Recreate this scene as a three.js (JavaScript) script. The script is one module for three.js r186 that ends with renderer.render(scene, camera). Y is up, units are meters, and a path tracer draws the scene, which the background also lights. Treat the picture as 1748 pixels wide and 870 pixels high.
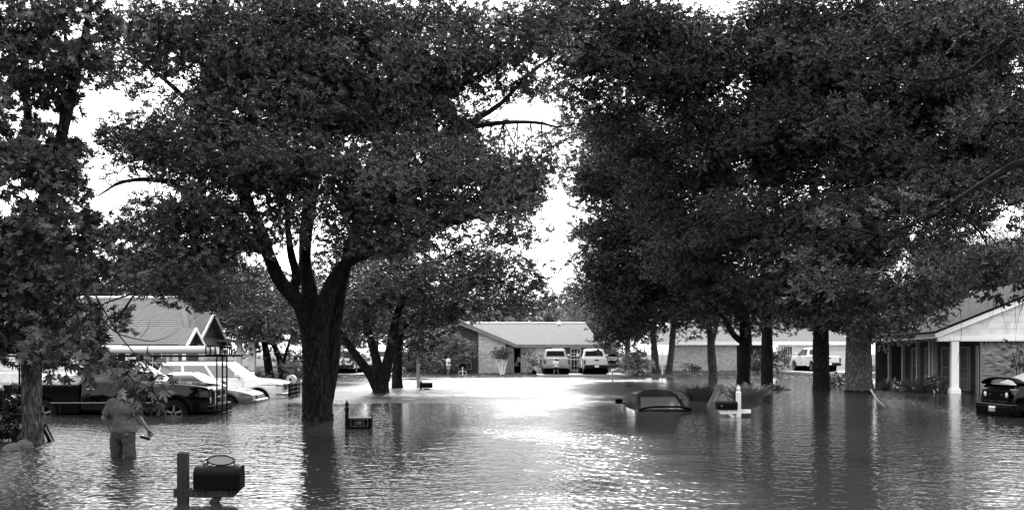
import * as THREE from 'three';
import { mergeGeometries, toCreasedNormals } from 'three/addons/utils/BufferGeometryUtils.js';
import { RoundedBoxGeometry } from 'three/addons/geometries/RoundedBoxGeometry.js';
import { ImprovedNoise } from 'three/addons/math/ImprovedNoise.js';
import { TessellateModifier } from 'three/addons/modifiers/TessellateModifier.js';
import { FontLoader } from 'three/addons/loaders/FontLoader.js';
import { TextGeometry } from 'three/addons/geometries/TextGeometry.js';

// ---------------------------------------------------------------- camera, sky, sun, exposure
const V = (x, y, z) => new THREE.Vector3(x, y, z);
const FOCAL = 1513, EYE = 1.78, MID = 874, HORIZON = 602;
const scene = new THREE.Scene();
const camera = new THREE.PerspectiveCamera(2 * Math.atan(HORIZON / FOCAL) * 180 / Math.PI, 1748 / (2 * HORIZON), 0.3, 1500);
camera.setViewOffset(1748, 2 * HORIZON, 0, 0, 1748, 870);
camera.position.set(0, EYE, 0);
camera.updateProjectionMatrix();
const renderer = new THREE.WebGLRenderer({ antialias: true });
renderer.toneMapping = THREE.LinearToneMapping;
renderer.toneMappingExposure = 1.8;
renderer.shadowMap.enabled = true;

const SUN = V(0.05, 0.66, -0.75).normalize(), clampTo = (q) => Math.min(1, Math.max(-1, q));
const perlin = new ImprovedNoise();
const fbm = (x, y, z, n = 4) => { let s = 0, a = 0.5; for (let i = 0; i < n; i++) { s += a * perlin.noise(x, y, z); x *= 2.03; y *= 2.03; z *= 2.03; a *= 0.5; } return s; };
{
  const w = 512, h = 256, data = new Float32Array(w * h * 4);
  for (let j = 0; j < h; j++) for (let i = 0; i < w; i++) {
    const el = ((j + 0.5) / h - 0.5) * Math.PI, az = ((i + 0.5) / w - 0.5) * 2 * Math.PI;
    const x = Math.cos(el) * Math.cos(az), z = Math.cos(el) * Math.sin(az), y = Math.sin(el);
    const k = 1.6 / (Math.abs(y) + 0.35);
    const c = 1.5 + 0.4 * fbm(x * k + 5.2, y * 1.5, z * k, 5);
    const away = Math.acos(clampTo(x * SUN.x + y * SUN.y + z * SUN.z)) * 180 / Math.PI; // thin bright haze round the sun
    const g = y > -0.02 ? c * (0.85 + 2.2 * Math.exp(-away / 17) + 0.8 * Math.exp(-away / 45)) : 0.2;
    data.set([g, g, g, 1], (j * w + i) * 4);
  }
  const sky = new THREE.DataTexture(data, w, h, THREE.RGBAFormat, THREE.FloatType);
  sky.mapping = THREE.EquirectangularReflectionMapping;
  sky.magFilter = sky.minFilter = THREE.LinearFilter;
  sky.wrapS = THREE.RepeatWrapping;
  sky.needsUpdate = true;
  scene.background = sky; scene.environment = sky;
}
const sun = new THREE.DirectionalLight(0xffffff, 4.2);
sun.target.position.set(0, 0, -40); sun.position.copy(sun.target.position).addScaledVector(SUN, 130);
sun.castShadow = true; sun.shadow.radius = 2; sun.shadow.mapSize.set(4096, 4096);
Object.assign(sun.shadow.camera, { left: -90, right: 90, top: 90, bottom: -90, near: 1, far: 400 });
scene.add(sun, sun.target);

// ---------------------------------------------------------------- helpers
function random(seed) { let a = seed >>> 0; return () => { a = (a + 0x6D2B79F5) | 0; let t = Math.imul(a ^ (a >>> 15), 1 | a); t = (t + Math.imul(t ^ (t >>> 7), 61 | t)) ^ t; return ((t ^ (t >>> 14)) >>> 0) / 4294967296; }; }
const R0 = random(11);
const rr = (r, a, b) => a + (b - a) * r();
const clamp = (x, a, b) => Math.min(b, Math.max(a, x));
const smooth = (a, b, x) => { const t = clamp((x - a) / (b - a), 0, 1); return t * t * (3 - 2 * t); };
const mixn = (a, b, t) => a + (b - a) * t;
// a point of the place from where the photograph shows it and how far it stands
const at = (px, py, d) => V((px - MID) * d / FOCAL, EYE - (py - HORIZON) * d / FOCAL, -d);
const depthAt = (py) => EYE * FOCAL / (py - HORIZON);
const onWater = (px, py) => at(px, py, depthAt(py));

const taken = {};
function numbered(name) { if (!(name in taken)) { taken[name] = 0; return name; } taken[name]++; return name + '_' + String(taken[name]).padStart(3, '0'); }
function tag(o, label, category, group) { o.userData.label = label; o.userData.category = category; if (group) o.userData.group = group; return o; }
function thing(name, label, category, pos = V(0, 0, 0), turn = 0, group) {
  const o = new THREE.Group(); o.name = numbered(name); o.position.copy(pos); o.rotation.y = turn; scene.add(o);
  return tag(o, label, category, group);
}
function merge(list) {
  const out = list.flat().map((g) => { const n = g.index ? g.toNonIndexed() : g.clone(); for (const k of Object.keys(n.attributes)) if (!['position', 'normal', 'uv', 'uv1'].includes(k)) n.deleteAttribute(k); if (!n.attributes.normal) n.computeVertexNormals(); if (!n.attributes.uv) n.setAttribute('uv', new THREE.BufferAttribute(new Float32Array(n.attributes.position.count * 2), 2)); return n; });
  return out.length === 1 ? out[0] : mergeGeometries(out);
}
function part(name, geos, material, parent, label) {
  const m = new THREE.Mesh(Array.isArray(geos) ? merge(geos) : geos, material);
  m.name = name; m.castShadow = m.receiveShadow = true;
  if (label) m.userData.label = label;
  parent.add(m); return m;
}
function structure(name, geos, material) { const m = part(numbered(name), geos, material, scene); m.userData.kind = 'structure'; return m; }
function put(g, x = 0, y = 0, z = 0, rx = 0, ry = 0, rz = 0) { if (rx || ry || rz) g.applyMatrix4(new THREE.Matrix4().makeRotationFromEuler(new THREE.Euler(rx, ry, rz))); return g.translate(x, y, z); }
function box(w, h, d, x = 0, y = 0, z = 0, bevel = 0, rx = 0, ry = 0, rz = 0) {
  const g = bevel ? new RoundedBoxGeometry(w, h, d, 2, Math.min(bevel, w / 2.01, h / 2.01, d / 2.01)) : new THREE.BoxGeometry(w, h, d);
  if (!bevel) { // uv in metres
    const p = g.attributes.position, n = g.attributes.normal, u = g.attributes.uv;
    for (let i = 0; i < p.count; i++) { const ax = Math.abs(n.getX(i)), ay = Math.abs(n.getY(i)); if (ax > 0.5) u.setXY(i, p.getZ(i), p.getY(i)); else if (ay > 0.5) u.setXY(i, p.getX(i), p.getZ(i)); else u.setXY(i, p.getX(i), p.getY(i)); }
  }
  return put(g, x, y, z, rx, ry, rz);
}
function cyl(r0, r1, h, x = 0, y = 0, z = 0, n = 14, rx = 0, ry = 0, rz = 0) { return put(new THREE.CylinderGeometry(r1, r0, h, n), x, y, z, rx, ry, rz); }
function bar(a, b, r, n = 6, r2 = r) {
  const d = b.clone().sub(a), g = new THREE.CylinderGeometry(r2, r, d.length(), n);
  g.applyQuaternion(new THREE.Quaternion().setFromUnitVectors(V(0, 1, 0), d.clone().normalize()));
  return g.translate((a.x + b.x) / 2, (a.y + b.y) / 2, (a.z + b.z) / 2);
}
function plank(a, b, w, t) { // a board from a to b, w across, t thick
  const d = b.clone().sub(a), g = new THREE.BoxGeometry(w, d.length(), t);
  g.applyQuaternion(new THREE.Quaternion().setFromUnitVectors(V(0, 1, 0), d.clone().normalize()));
  return g.translate((a.x + b.x) / 2, (a.y + b.y) / 2, (a.z + b.z) / 2);
}
function lathe(pts, n = 18) { return new THREE.LatheGeometry(pts.map(([r, y]) => new THREE.Vector2(r, y)), n); }
function extrude(pts, depth, bevel = 0, seg = 2) {
  const s = pts instanceof THREE.Shape ? pts : new THREE.Shape(pts.map(([x, y]) => new THREE.Vector2(x, y)));
  const g = new THREE.ExtrudeGeometry(s, { depth: depth - 2 * bevel, bevelEnabled: bevel > 0, bevelThickness: bevel, bevelSize: bevel, bevelOffset: -bevel, bevelSegments: seg, curveSegments: 12 });
  return g.translate(0, 0, -(depth - 2 * bevel) / 2);
}
// a tapering limb through points [Vector3], radii
function sweep(pts, radii, sides = 8, rings = 24, rough = 0, seed = 0, flare = 0) {
  const curve = new THREE.CatmullRomCurve3(pts, false, 'centripetal'), pos = [], uv = [], idx = [];
  const P = [], T = [];
  for (let i = 0; i <= rings; i++) { P.push(curve.getPoint(i / rings)); }
  for (let i = 0; i <= rings; i++) T.push(P[Math.min(rings, i + 1)].clone().sub(P[Math.max(0, i - 1)]).normalize());
  let n = Math.abs(T[0].y) > 0.9 ? V(1, 0, 0) : V(0, 1, 0); let len = 0;
  const r0 = radii[0];
  for (let i = 0; i <= rings; i++) {
    n = n.sub(T[i].clone().multiplyScalar(n.dot(T[i]))).normalize();
    const b = T[i].clone().cross(n), f = i / rings * (radii.length - 1), k = Math.min(radii.length - 2, Math.floor(f));
    let r = mixn(radii[k], radii[k + 1], f - k);
    if (i) len += P[i].distanceTo(P[i - 1]);
    if (flare) r *= 1 + flare * Math.exp(-len / 0.5);
    for (let j = 0; j <= sides; j++) {
      const a = j / sides * 2 * Math.PI, ca = Math.cos(a), sa = Math.sin(a);
      let q = r;
      if (rough) {
        q *= 1 + 0.16 * perlin.noise(ca * 1.3 + seed, len * 0.7, sa * 1.3) + 0.07 * perlin.noise(ca * 3 + seed, len * 1.2, sa * 3);
        const ridge = 1 - Math.abs(perlin.noise(ca * r * 22 + seed, len * 3.2, sa * r * 22)) * 2.2;
        q += rough * (ridge - 0.5) + rough * 0.5 * perlin.noise(ca * r * 50, len * 14, sa * r * 50 + seed);
      }
      pos.push(P[i].x + q * (n.x * ca + b.x * sa), P[i].y + q * (n.y * ca + b.y * sa), P[i].z + q * (n.z * ca + b.z * sa));
      uv.push(j / sides * 2 * Math.PI * Math.max(r0, 0.05), len);
      if (i < rings && j < sides) { const A = i * (sides + 1) + j, B = A + sides + 1; idx.push(A, A + 1, B, B, A + 1, B + 1); }
    }
  }
  const g = new THREE.BufferGeometry();
  g.setAttribute('position', new THREE.Float32BufferAttribute(pos, 3)); g.setAttribute('uv', new THREE.Float32BufferAttribute(uv, 2)); g.setIndex(idx); g.computeVertexNormals();
  const N = g.attributes.normal; // heal the seam
  for (let i = 0; i <= rings; i++) { const A = i * (sides + 1), B = A + sides, s = V(N.getX(A) + N.getX(B), N.getY(A) + N.getY(B), N.getZ(A) + N.getZ(B)).normalize(); N.setXYZ(A, s.x, s.y, s.z); N.setXYZ(B, s.x, s.y, s.z); }
  return g;
}
function poly(points) { // a flat convex polygon, fan
  const pos = [], uv = []; for (let i = 1; i < points.length - 1; i++) for (const p of [points[0], points[i], points[i + 1]]) { pos.push(p.x, p.y, p.z); uv.push(p.x + p.z * 0.7, p.y + p.z * 0.7); }
  const g = new THREE.BufferGeometry(); g.setAttribute('position', new THREE.Float32BufferAttribute(pos, 3)); g.setAttribute('uv', new THREE.Float32BufferAttribute(uv, 2)); g.computeVertexNormals(); return g;
}
function slab(points, t) { // a flat polygon given thickness t downwards along its normal
  const n = points[1].clone().sub(points[0]).cross(points[2].clone().sub(points[0])).normalize(), low = points.map((p) => p.clone().addScaledVector(n, -t));
  const gs = [poly(points), poly([...low].reverse())];
  for (let i = 0; i < points.length; i++) { const k = (i + 1) % points.length; gs.push(poly([points[i], low[i], low[k], points[k]])); }
  return merge(gs);
}
// surface nets of a distance field
function nets(f, lo, hi, c) {
  const n = [0, 1, 2].map((k) => Math.ceil((hi.getComponent(k) - lo.getComponent(k)) / c) + 1), [nx, ny, nz] = n, F = new Float32Array(nx * ny * nz), id = new Int32Array(nx * ny * nz).fill(-1), pos = [], idx = [];
  const I = (x, y, z) => x + nx * (y + ny * z);
  for (let z = 0; z < nz; z++) for (let y = 0; y < ny; y++) for (let x = 0; x < nx; x++) F[I(x, y, z)] = f(lo.x + x * c, lo.y + y * c, lo.z + z * c);
  for (let z = 0; z < nz - 1; z++) for (let y = 0; y < ny - 1; y++) for (let x = 0; x < nx - 1; x++) {
    let s = [0, 0, 0], k = 0;
    for (let e = 0; e < 12; e++) {
      const ax = e >> 2, u = e & 1, v = (e >> 1) & 1, a = [0, 0, 0]; a[(ax + 1) % 3] = u; a[(ax + 2) % 3] = v; const b = [...a]; b[ax] = 1;
      const fa = F[I(x + a[0], y + a[1], z + a[2])], fb = F[I(x + b[0], y + b[1], z + b[2])];
      if ((fa < 0) !== (fb < 0)) { const t = fa / (fa - fb); for (let q = 0; q < 3; q++) s[q] += a[q] + t * (b[q] - a[q]); k++; }
    }
    if (k) { id[I(x, y, z)] = pos.length / 3; pos.push(lo.x + (x + s[0] / k) * c, lo.y + (y + s[1] / k) * c, lo.z + (z + s[2] / k) * c); }
  }
  for (let z = 1; z < nz - 1; z++) for (let y = 1; y < ny - 1; y++) for (let x = 1; x < nx - 1; x++) {
    const a = F[I(x, y, z)] < 0;
    const quad = (p, q, r, s, flip) => { if (p < 0 || q < 0 || r < 0 || s < 0) return; flip ? idx.push(p, r, q, p, s, r) : idx.push(p, q, r, p, r, s); };
    if (a !== (F[I(x + 1, y, z)] < 0)) quad(id[I(x, y - 1, z - 1)], id[I(x, y, z - 1)], id[I(x, y, z)], id[I(x, y - 1, z)], !a);
    if (a !== (F[I(x, y + 1, z)] < 0)) quad(id[I(x - 1, y, z - 1)], id[I(x - 1, y, z)], id[I(x, y, z)], id[I(x, y, z - 1)], !a);
    if (a !== (F[I(x, y, z + 1)] < 0)) quad(id[I(x - 1, y - 1, z)], id[I(x, y - 1, z)], id[I(x, y, z)], id[I(x - 1, y, z)], !a);
  }
  const g = new THREE.BufferGeometry(); g.setAttribute('position', new THREE.Float32BufferAttribute(pos, 3)); g.setIndex(idx); g.computeVertexNormals();
  g.setAttribute('uv', new THREE.Float32BufferAttribute(pos.length / 3 * 2, 2));
  const U = g.attributes.uv; for (let i = 0; i < U.count; i++) U.setXY(i, pos[i * 3] + pos[i * 3 + 2] * 0.6, pos[i * 3 + 1]);
  return g;
}
const smin = (a, b, k) => { const h = Math.max(k - Math.abs(a - b), 0) / k; return Math.min(a, b) - h * h * k * 0.25; };
function capsule(a, b, ra, rb) {
  const bx = b.x - a.x, by = b.y - a.y, bz = b.z - a.z, L = bx * bx + by * by + bz * bz || 1e-9;
  return (x, y, z) => { const px = x - a.x, py = y - a.y, pz = z - a.z, h = clamp((px * bx + py * by + pz * bz) / L, 0, 1); return Math.hypot(px - bx * h, py - by * h, pz - bz * h) - mixn(ra, rb, h); };
}
function ellipsoid(c, r) { const m = Math.min(r.x, r.y, r.z); return (x, y, z) => { const k = Math.hypot((x - c.x) / r.x, (y - c.y) / r.y, (z - c.z) / r.z); return (k - 1) * m; }; }

// ---------------------------------------------------------------- materials
function canvasTexture(w, h, f, srgb = true) { // f(u, v) -> 0..1
  const data = new Uint8Array(w * h * 4);
  for (let j = 0; j < h; j++) for (let i = 0; i < w; i++) { const g = clamp(Math.round(255 * f(i / w, j / h)), 0, 255); data.set([g, g, g, 255], (j * w + i) * 4); }
  const t = new THREE.DataTexture(data, w, h); t.wrapS = t.wrapT = THREE.RepeatWrapping; t.magFilter = t.minFilter = THREE.LinearFilter; t.colorSpace = srgb ? THREE.SRGBColorSpace : THREE.NoColorSpace; t.needsUpdate = true; return t;
}
// tileable noise: a torus in 4 dimensions is out of reach of perlin.noise, so blend the wrapped edges
const tile = (f, p = 4) => (u, v) => { const a = f(u * p, v * p), b = f((u - 1) * p, v * p), c = f(u * p, (v - 1) * p), d = f((u - 1) * p, (v - 1) * p), s = smooth(0.75, 1, u), t = smooth(0.75, 1, v); return mixn(mixn(a, b, s), mixn(c, d, s), t); };
const mottle = canvasTexture(512, 512, tile((x, y) => 0.93 + 0.22 * fbm(x * 1.5, y * 1.5, 3.3, 5)));
const grit = canvasTexture(512, 512, tile((x, y) => 0.9 + 0.36 * fbm(x * 6, y * 6, 7.7, 4)));
const bark = canvasTexture(512, 512, tile((x, y) => { const w = 0.25 * perlin.noise(x * 2, y * 1.2, 1.7), r = Math.abs(perlin.noise(x * 5 + w * 4, y * 1.3, 4.4)); return clamp(0.25 + 1.5 * r + 0.45 * fbm(x * 9, y * 4, 2.2, 3), 0, 1); }), false);
const barkTone = canvasTexture(512, 512, tile((x, y) => { const r = Math.abs(perlin.noise(x * 5, y * 1.3, 4.4)); return clamp(0.45 + 0.75 * r + 0.4 * fbm(x * 4, y * 2, 9.1, 4), 0, 1); }));
const woodGrain = canvasTexture(256, 512, tile((x, y) => clamp(0.72 + 0.3 * perlin.noise(x * 9, y * 0.7, 5.5) + 0.2 * fbm(x * 20, y * 2, 1.1, 2), 0, 1)));
const withRepeat = (t, u, v = u) => { const c = t.clone(); c.repeat.set(u, v); c.needsUpdate = true; return c; };
const grey = (g) => new THREE.Color().setRGB(g, g, g);
const mat = (g, roughness = 0.8, o = {}) => new THREE.MeshPhysicalMaterial({ color: grey(g), roughness, specularIntensity: roughness > 0.82 ? 0.2 : roughness > 0.45 ? 0.6 : 1, side: THREE.DoubleSide, ...o });
const paint = (g, o = {}) => new THREE.MeshPhysicalMaterial({ color: grey(g), roughness: 0.38, clearcoat: 1, clearcoatRoughness: 0.06, side: THREE.DoubleSide, ...o });
const M = {
  wetBlack: new THREE.MeshPhysicalMaterial({ color: grey(0.002), roughness: 0.45, specularIntensity: 0.04, side: THREE.DoubleSide }), weathered: mat(0.2, 0.85, { map: withRepeat(woodGrain, 2, 1) }),
  wetBark: mat(0.01, 0.95),
  plateGrey: mat(0.3, 0.5), woodAlong: mat(0.06, 0.85, { map: withRepeat(woodGrain, 1, 2), bumpMap: withRepeat(woodGrain, 1, 2), bumpScale: 0.004 }),
  barkDark: mat(0.032, 0.95, { map: withRepeat(barkTone, 0.8), bumpMap: withRepeat(bark, 1.6), bumpScale: 0.03 }),
  barkMid: mat(0.2, 0.95, { map: withRepeat(barkTone, 0.9), bumpMap: withRepeat(bark, 1.8), bumpScale: 0.025 }),
  barkPale: mat(0.16, 0.95, { map: withRepeat(barkTone, 1.1), bumpMap: withRepeat(bark, 2.2), bumpScale: 0.012 }),
  twig: mat(0.012, 1, { specularIntensity: 0 }), twigPale: mat(0.03, 1, { specularIntensity: 0 }),
  black: new THREE.MeshPhysicalMaterial({ color: grey(0.0025), roughness: 0.5, specularIntensity: 0.18, side: THREE.DoubleSide }), rubber: mat(0.008, 0.9), glass: new THREE.MeshPhysicalMaterial({ color: grey(0.015), roughness: 0.03, specularIntensity: 1, ior: 1.5, side: THREE.DoubleSide }),
  chrome: mat(0.65, 0.16, { metalness: 1 }), alloy: mat(0.22, 0.4, { metalness: 1 }), lens: new THREE.MeshPhysicalMaterial({ color: grey(0.45), roughness: 0.12, clearcoat: 1 }), lampDark: new THREE.MeshPhysicalMaterial({ color: grey(0.08), roughness: 0.15, clearcoat: 1 }),
  blackPaint: paint(0.0012, { specularIntensity: 0, clearcoat: 0.5 }), whitePaint: paint(0.7), silverPaint: paint(0.06), tanPaint: paint(0.36), darkPlastic: new THREE.MeshPhysicalMaterial({ color: grey(0.006), roughness: 0.5, specularIntensity: 0.4, side: THREE.DoubleSide }),
  whiteWood: mat(0.78, 0.55, { map: withRepeat(mottle, 0.7) }), greyWood: mat(0.06, 0.85, { map: withRepeat(woodGrain, 2, 1), bumpMap: withRepeat(woodGrain, 2, 1), bumpScale: 0.004 }),
  shingle: mat(0.155, 0.9, { map: withRepeat(grit, 0.6), bumpMap: withRepeat(grit, 0.6), bumpScale: 0.01 }), shingleShaded: mat(0.016, 0.95, { map: withRepeat(grit, 0.6), bumpMap: withRepeat(grit, 0.6), bumpScale: 0.01 }),  // second shingle is darkened to hold the tree shade on the porch roof
  mortar: mat(0.55, 0.95), brickFace: mat(1, 0.9, { map: withRepeat(grit, 1.5) }),
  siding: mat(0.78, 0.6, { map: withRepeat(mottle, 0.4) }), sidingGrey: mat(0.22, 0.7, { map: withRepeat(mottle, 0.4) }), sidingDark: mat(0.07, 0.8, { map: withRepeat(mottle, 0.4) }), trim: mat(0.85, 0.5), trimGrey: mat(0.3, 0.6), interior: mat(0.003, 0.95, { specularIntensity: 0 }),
  stone: mat(0.14, 0.9, { map: withRepeat(grit, 2), bumpMap: withRepeat(grit, 2), bumpScale: 0.01 }), concrete: mat(0.45, 0.9, { map: withRepeat(grit, 0.5) }),
  lawn: mat(0.1, 1, { map: withRepeat(grit, 0.4), bumpMap: withRepeat(grit, 1.2), bumpScale: 0.05 }),
  skin: mat(0.15, 0.6), hair: mat(0.02, 0.7), shirt: mat(0.1, 0.9, { map: withRepeat(mottle, 3) }), shorts: mat(0.06, 0.9, { map: withRepeat(grit, 3) }), whiteCloth: mat(0.75, 0.9), darkCloth: mat(0.03, 0.9),
};
const leafMat = (g, rough = 0.42) => new THREE.MeshPhysicalMaterial({ color: grey(g), roughness: rough, specularIntensity: 0.62, side: THREE.DoubleSide });
// ---------------------------------------------------------------- ground and flood water
function groundHeight(x, z) {
  const d = -z;
  let h = -0.75;
  h = mixn(h, 0.1, smooth(54, 66.5, d + (x < -3 ? 2.5 * smooth(-3, -14, x) + 5 * smooth(-14, -22, x) : 0) + (x > 12 ? 1.5 : 0) + 1.2 * perlin.noise(x * 0.12, 0, 4)));
  h += 0.3 * smooth(66, 90, d);
  h += 0.9 * Math.exp(-((x + 11.4) ** 2 + (z + 18.4) ** 2) / 3.2);     // the bank under the nearest tree
  h = Math.max(h, -0.75) + 0.04 * perlin.noise(x * 0.8, 1, z * 0.8) + 0.02 * perlin.noise(x * 3, 1, z * 3);
  h += 0.8 * smooth(-3, 8, z);                                          // the dry spot where the photographer stands, behind the view
  return h;
}
{
  const xs = [], zs = [];
  for (let x = -400; x < -60; x += 20) xs.push(x); for (let x = -60; x <= 60; x += 0.75) xs.push(x); for (let x = 80; x <= 400; x += 20) xs.push(x);
  for (let z = 60; z > 0; z -= 6) zs.push(z); for (let z = 0; z > -100; z -= 0.6) zs.push(z); for (let z = -100; z >= -700; z -= 25) zs.push(z);
  const g = new THREE.PlaneGeometry(1, 1, xs.length - 1, zs.length - 1), p = g.attributes.position, u = g.attributes.uv;
  for (let j = 0; j < zs.length; j++) for (let i = 0; i < xs.length; i++) { const k = j * xs.length + i; p.setXYZ(k, xs[i], groundHeight(xs[i], zs[j]), zs[j]); u.setXY(k, xs[i], zs[j]); }
  g.computeVertexNormals();
  structure('ground', g, M.lawn);
}
{
  // wind ripples: a sum of travelling waves that repeats every T metres
  const N = 1024, T = 13, rnd = random(5), waves = [];
  for (let i = 0; i < 84; i++) {
    const lam = 0.075 * Math.pow(14, Math.pow(rnd(), 1.8)), ang = Math.PI / 2 + (rnd() + rnd() + rnd() - 1.5) * 1.5;
    const kx = Math.round(T / lam * Math.cos(ang)), ky = Math.round(T / lam * Math.sin(ang)), L = Math.hypot(kx, ky);
    if (L < 1) continue;
    const a = 0.0135 * (lam > 0.4 ? 0.6 : 1);
    for (const [k, b] of lam > 0.17 ? [[1, a], [2, a * 0.3]] : [[1, a]]) waves.push([kx * k * 2 * Math.PI / T, ky * k * 2 * Math.PI / T, b * kx / L, b * ky / L, rnd() * 6.283]);
  }
  // where the wind ruffles the water: the open street and crossing, and the shallows at the left; sheltered water stays smooth
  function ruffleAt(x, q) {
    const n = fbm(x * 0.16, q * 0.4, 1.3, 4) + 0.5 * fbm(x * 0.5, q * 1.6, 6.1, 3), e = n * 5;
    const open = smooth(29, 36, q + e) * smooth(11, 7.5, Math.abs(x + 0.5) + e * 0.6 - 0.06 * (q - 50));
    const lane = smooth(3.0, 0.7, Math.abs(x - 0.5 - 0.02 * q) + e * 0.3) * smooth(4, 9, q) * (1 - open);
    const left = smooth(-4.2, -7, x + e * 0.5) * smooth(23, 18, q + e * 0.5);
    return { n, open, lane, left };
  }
  function slopes(w, h, x0, dx, q0, dq, gain, extra) { // normal map over w by h texels
    const sx = new Float32Array(w * h), sy = new Float32Array(w * h);
    for (const [kx, ky, ax, ay, ph] of waves) {
      const c1 = Math.cos(kx * dx), s1 = Math.sin(kx * dx);
      for (let j = 0; j < h; j++) { let p = kx * (x0 + 0.5 * dx) + ky * (q0 + (j + 0.5) * dq) + ph, c = Math.cos(p), s = Math.sin(p), o = j * w; for (let i = 0; i < w; i++, o++) { sx[o] += ax * c; sy[o] += ay * c; const t = c * c1 - s * s1; s = s * c1 + c * s1; c = t; } }
    }
    const data = new Float32Array(w * h * 4);
    for (let j = 0; j < h; j++) for (let i = 0; i < w; i++) { const k = j * w + i, G = gain((i + 0.5) / w, (j + 0.5) / h); if (extra) { const e = extra(x0 + (i + 0.5) * dx, q0 + (j + 0.5) * dq); sx[k] += e[0] / G; sy[k] += e[1] / G; } const l = Math.hypot(sx[k] * G, sy[k] * G, 1); data.set([0.5 - 0.5 * sx[k] * G / l, 0.5 - 0.5 * sy[k] * G / l, 0.5 + 0.5 / l, 1], k * 4); }
    const t = new THREE.DataTexture(data, w, h, THREE.RGBAFormat, THREE.FloatType); t.magFilter = t.minFilter = THREE.LinearFilter; t.needsUpdate = true; return t;
  }
  const CALM = 0.8, X0 = -13, X1 = 13, Q0 = 6, Q1 = 45;
  const far = slopes(N, N, 0, T / N, 0, T / N, () => CALM); far.wrapS = far.wrapT = THREE.RepeatWrapping; far.repeat.set(1 / T, 1 / T);
  const edge = (u, v) => smooth(0, 0.08, u) * smooth(1, 0.92, u) * smooth(0, 0.04, v) * smooth(1, 0.9, v);
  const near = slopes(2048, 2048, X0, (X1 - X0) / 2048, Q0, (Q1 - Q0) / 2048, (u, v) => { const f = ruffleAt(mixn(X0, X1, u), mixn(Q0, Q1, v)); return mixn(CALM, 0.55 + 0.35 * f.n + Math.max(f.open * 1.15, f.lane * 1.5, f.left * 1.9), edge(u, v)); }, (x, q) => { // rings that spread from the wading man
    const a = x + 6.6, b = q - 15.0, r = Math.hypot(a, b * 1.0); if (r > 3.2 || r < 0.12) return [0, 0];
    const s = 0.2 * Math.exp(-r / 0.9) * Math.sin(6.283 * r / 0.3 + 2 * perlin.noise(x * 1.2, q * 1.2, 3)) * smooth(3.2, 1.6, r); return [s * a / r, s * b / r];
  });
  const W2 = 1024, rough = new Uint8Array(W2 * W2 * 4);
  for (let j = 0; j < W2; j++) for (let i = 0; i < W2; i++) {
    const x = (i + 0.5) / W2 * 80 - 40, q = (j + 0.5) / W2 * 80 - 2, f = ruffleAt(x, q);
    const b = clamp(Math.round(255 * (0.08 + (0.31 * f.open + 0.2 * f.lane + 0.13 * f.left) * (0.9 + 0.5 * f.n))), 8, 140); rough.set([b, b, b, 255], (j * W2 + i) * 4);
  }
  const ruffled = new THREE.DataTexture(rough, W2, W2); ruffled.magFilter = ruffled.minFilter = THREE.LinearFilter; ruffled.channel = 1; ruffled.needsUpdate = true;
  const sheet = (x0, x1, q0, q1, uvOf) => {
    const g = new THREE.PlaneGeometry(1, 1, 1, 1), p = g.attributes.position, u = g.attributes.uv, u1 = new Float32Array(8);
    [[x0, q1], [x1, q1], [x0, q0], [x1, q0]].forEach(([x, q], i) => { p.setXYZ(i, x, 0, -q); u.setXY(i, ...uvOf(x, q)); u1[i * 2] = (x + 40) / 80; u1[i * 2 + 1] = (q + 2) / 80; });
    g.setAttribute('uv1', new THREE.BufferAttribute(u1, 2)); g.computeVertexNormals(); return g;
  };
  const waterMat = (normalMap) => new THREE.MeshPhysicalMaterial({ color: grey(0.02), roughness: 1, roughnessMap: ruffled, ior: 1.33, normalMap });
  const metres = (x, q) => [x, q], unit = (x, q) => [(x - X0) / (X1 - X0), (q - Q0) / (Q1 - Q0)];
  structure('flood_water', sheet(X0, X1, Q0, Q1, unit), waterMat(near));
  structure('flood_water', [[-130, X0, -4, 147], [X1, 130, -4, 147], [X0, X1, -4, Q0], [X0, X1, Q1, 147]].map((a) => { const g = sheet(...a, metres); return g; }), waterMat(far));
}

// ---------------------------------------------------------------- trees
function ovalLeaf(w, len) { const h = w * 0.35; return [[0, 0, 0], [-w, 0.45 * len, h], [0, 0.5 * len, 0], [w, 0.45 * len, h], [0, len, -0.12 * len]].map((a) => V(...a)); }
function ovalTris(P) { return [[0, 2, 1], [0, 3, 2], [1, 2, 4], [2, 3, 4]].map((t) => t.map((k) => P[k])); }
// an outline of five toothed lobes, as on the trees at the left
function lobedOutline(fine) {
  const pts = [[0, 0]], lobes = [[-78, 0.52], [-40, 0.82], [0, 1.05], [40, 0.82], [78, 0.52]];
  for (let i = 0; i < 5; i++) {
    const [a, r] = lobes[i], e = (deg, q) => [Math.sin(deg * Math.PI / 180) * q, 0.22 + Math.cos(deg * Math.PI / 180) * q * 0.95];
    if (fine) pts.push(e(a - 11, r * 0.62), e(a - 9, r * 0.8), e(a - 4, r * 0.84), e(a, r), e(a + 4, r * 0.84), e(a + 9, r * 0.8), e(a + 11, r * 0.62));
    else pts.push(e(a - 9, r * 0.72), e(a, r), e(a + 9, r * 0.72));
    if (i < 4) pts.push(e(a + 20, 0.3));
  }
  return pts;
}
function lobedTris(fine, bend) {
  const o = lobedOutline(fine).map(([x, y]) => V(x, y, -0.22 * Math.abs(x) * bend - 0.16 * y * y * bend)), c = V(0, 0.24, 0.02), out = [];
  for (let i = 0; i < o.length; i++) out.push([c, o[(i + 1) % o.length], o[i]]);
  return out;
}
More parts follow.
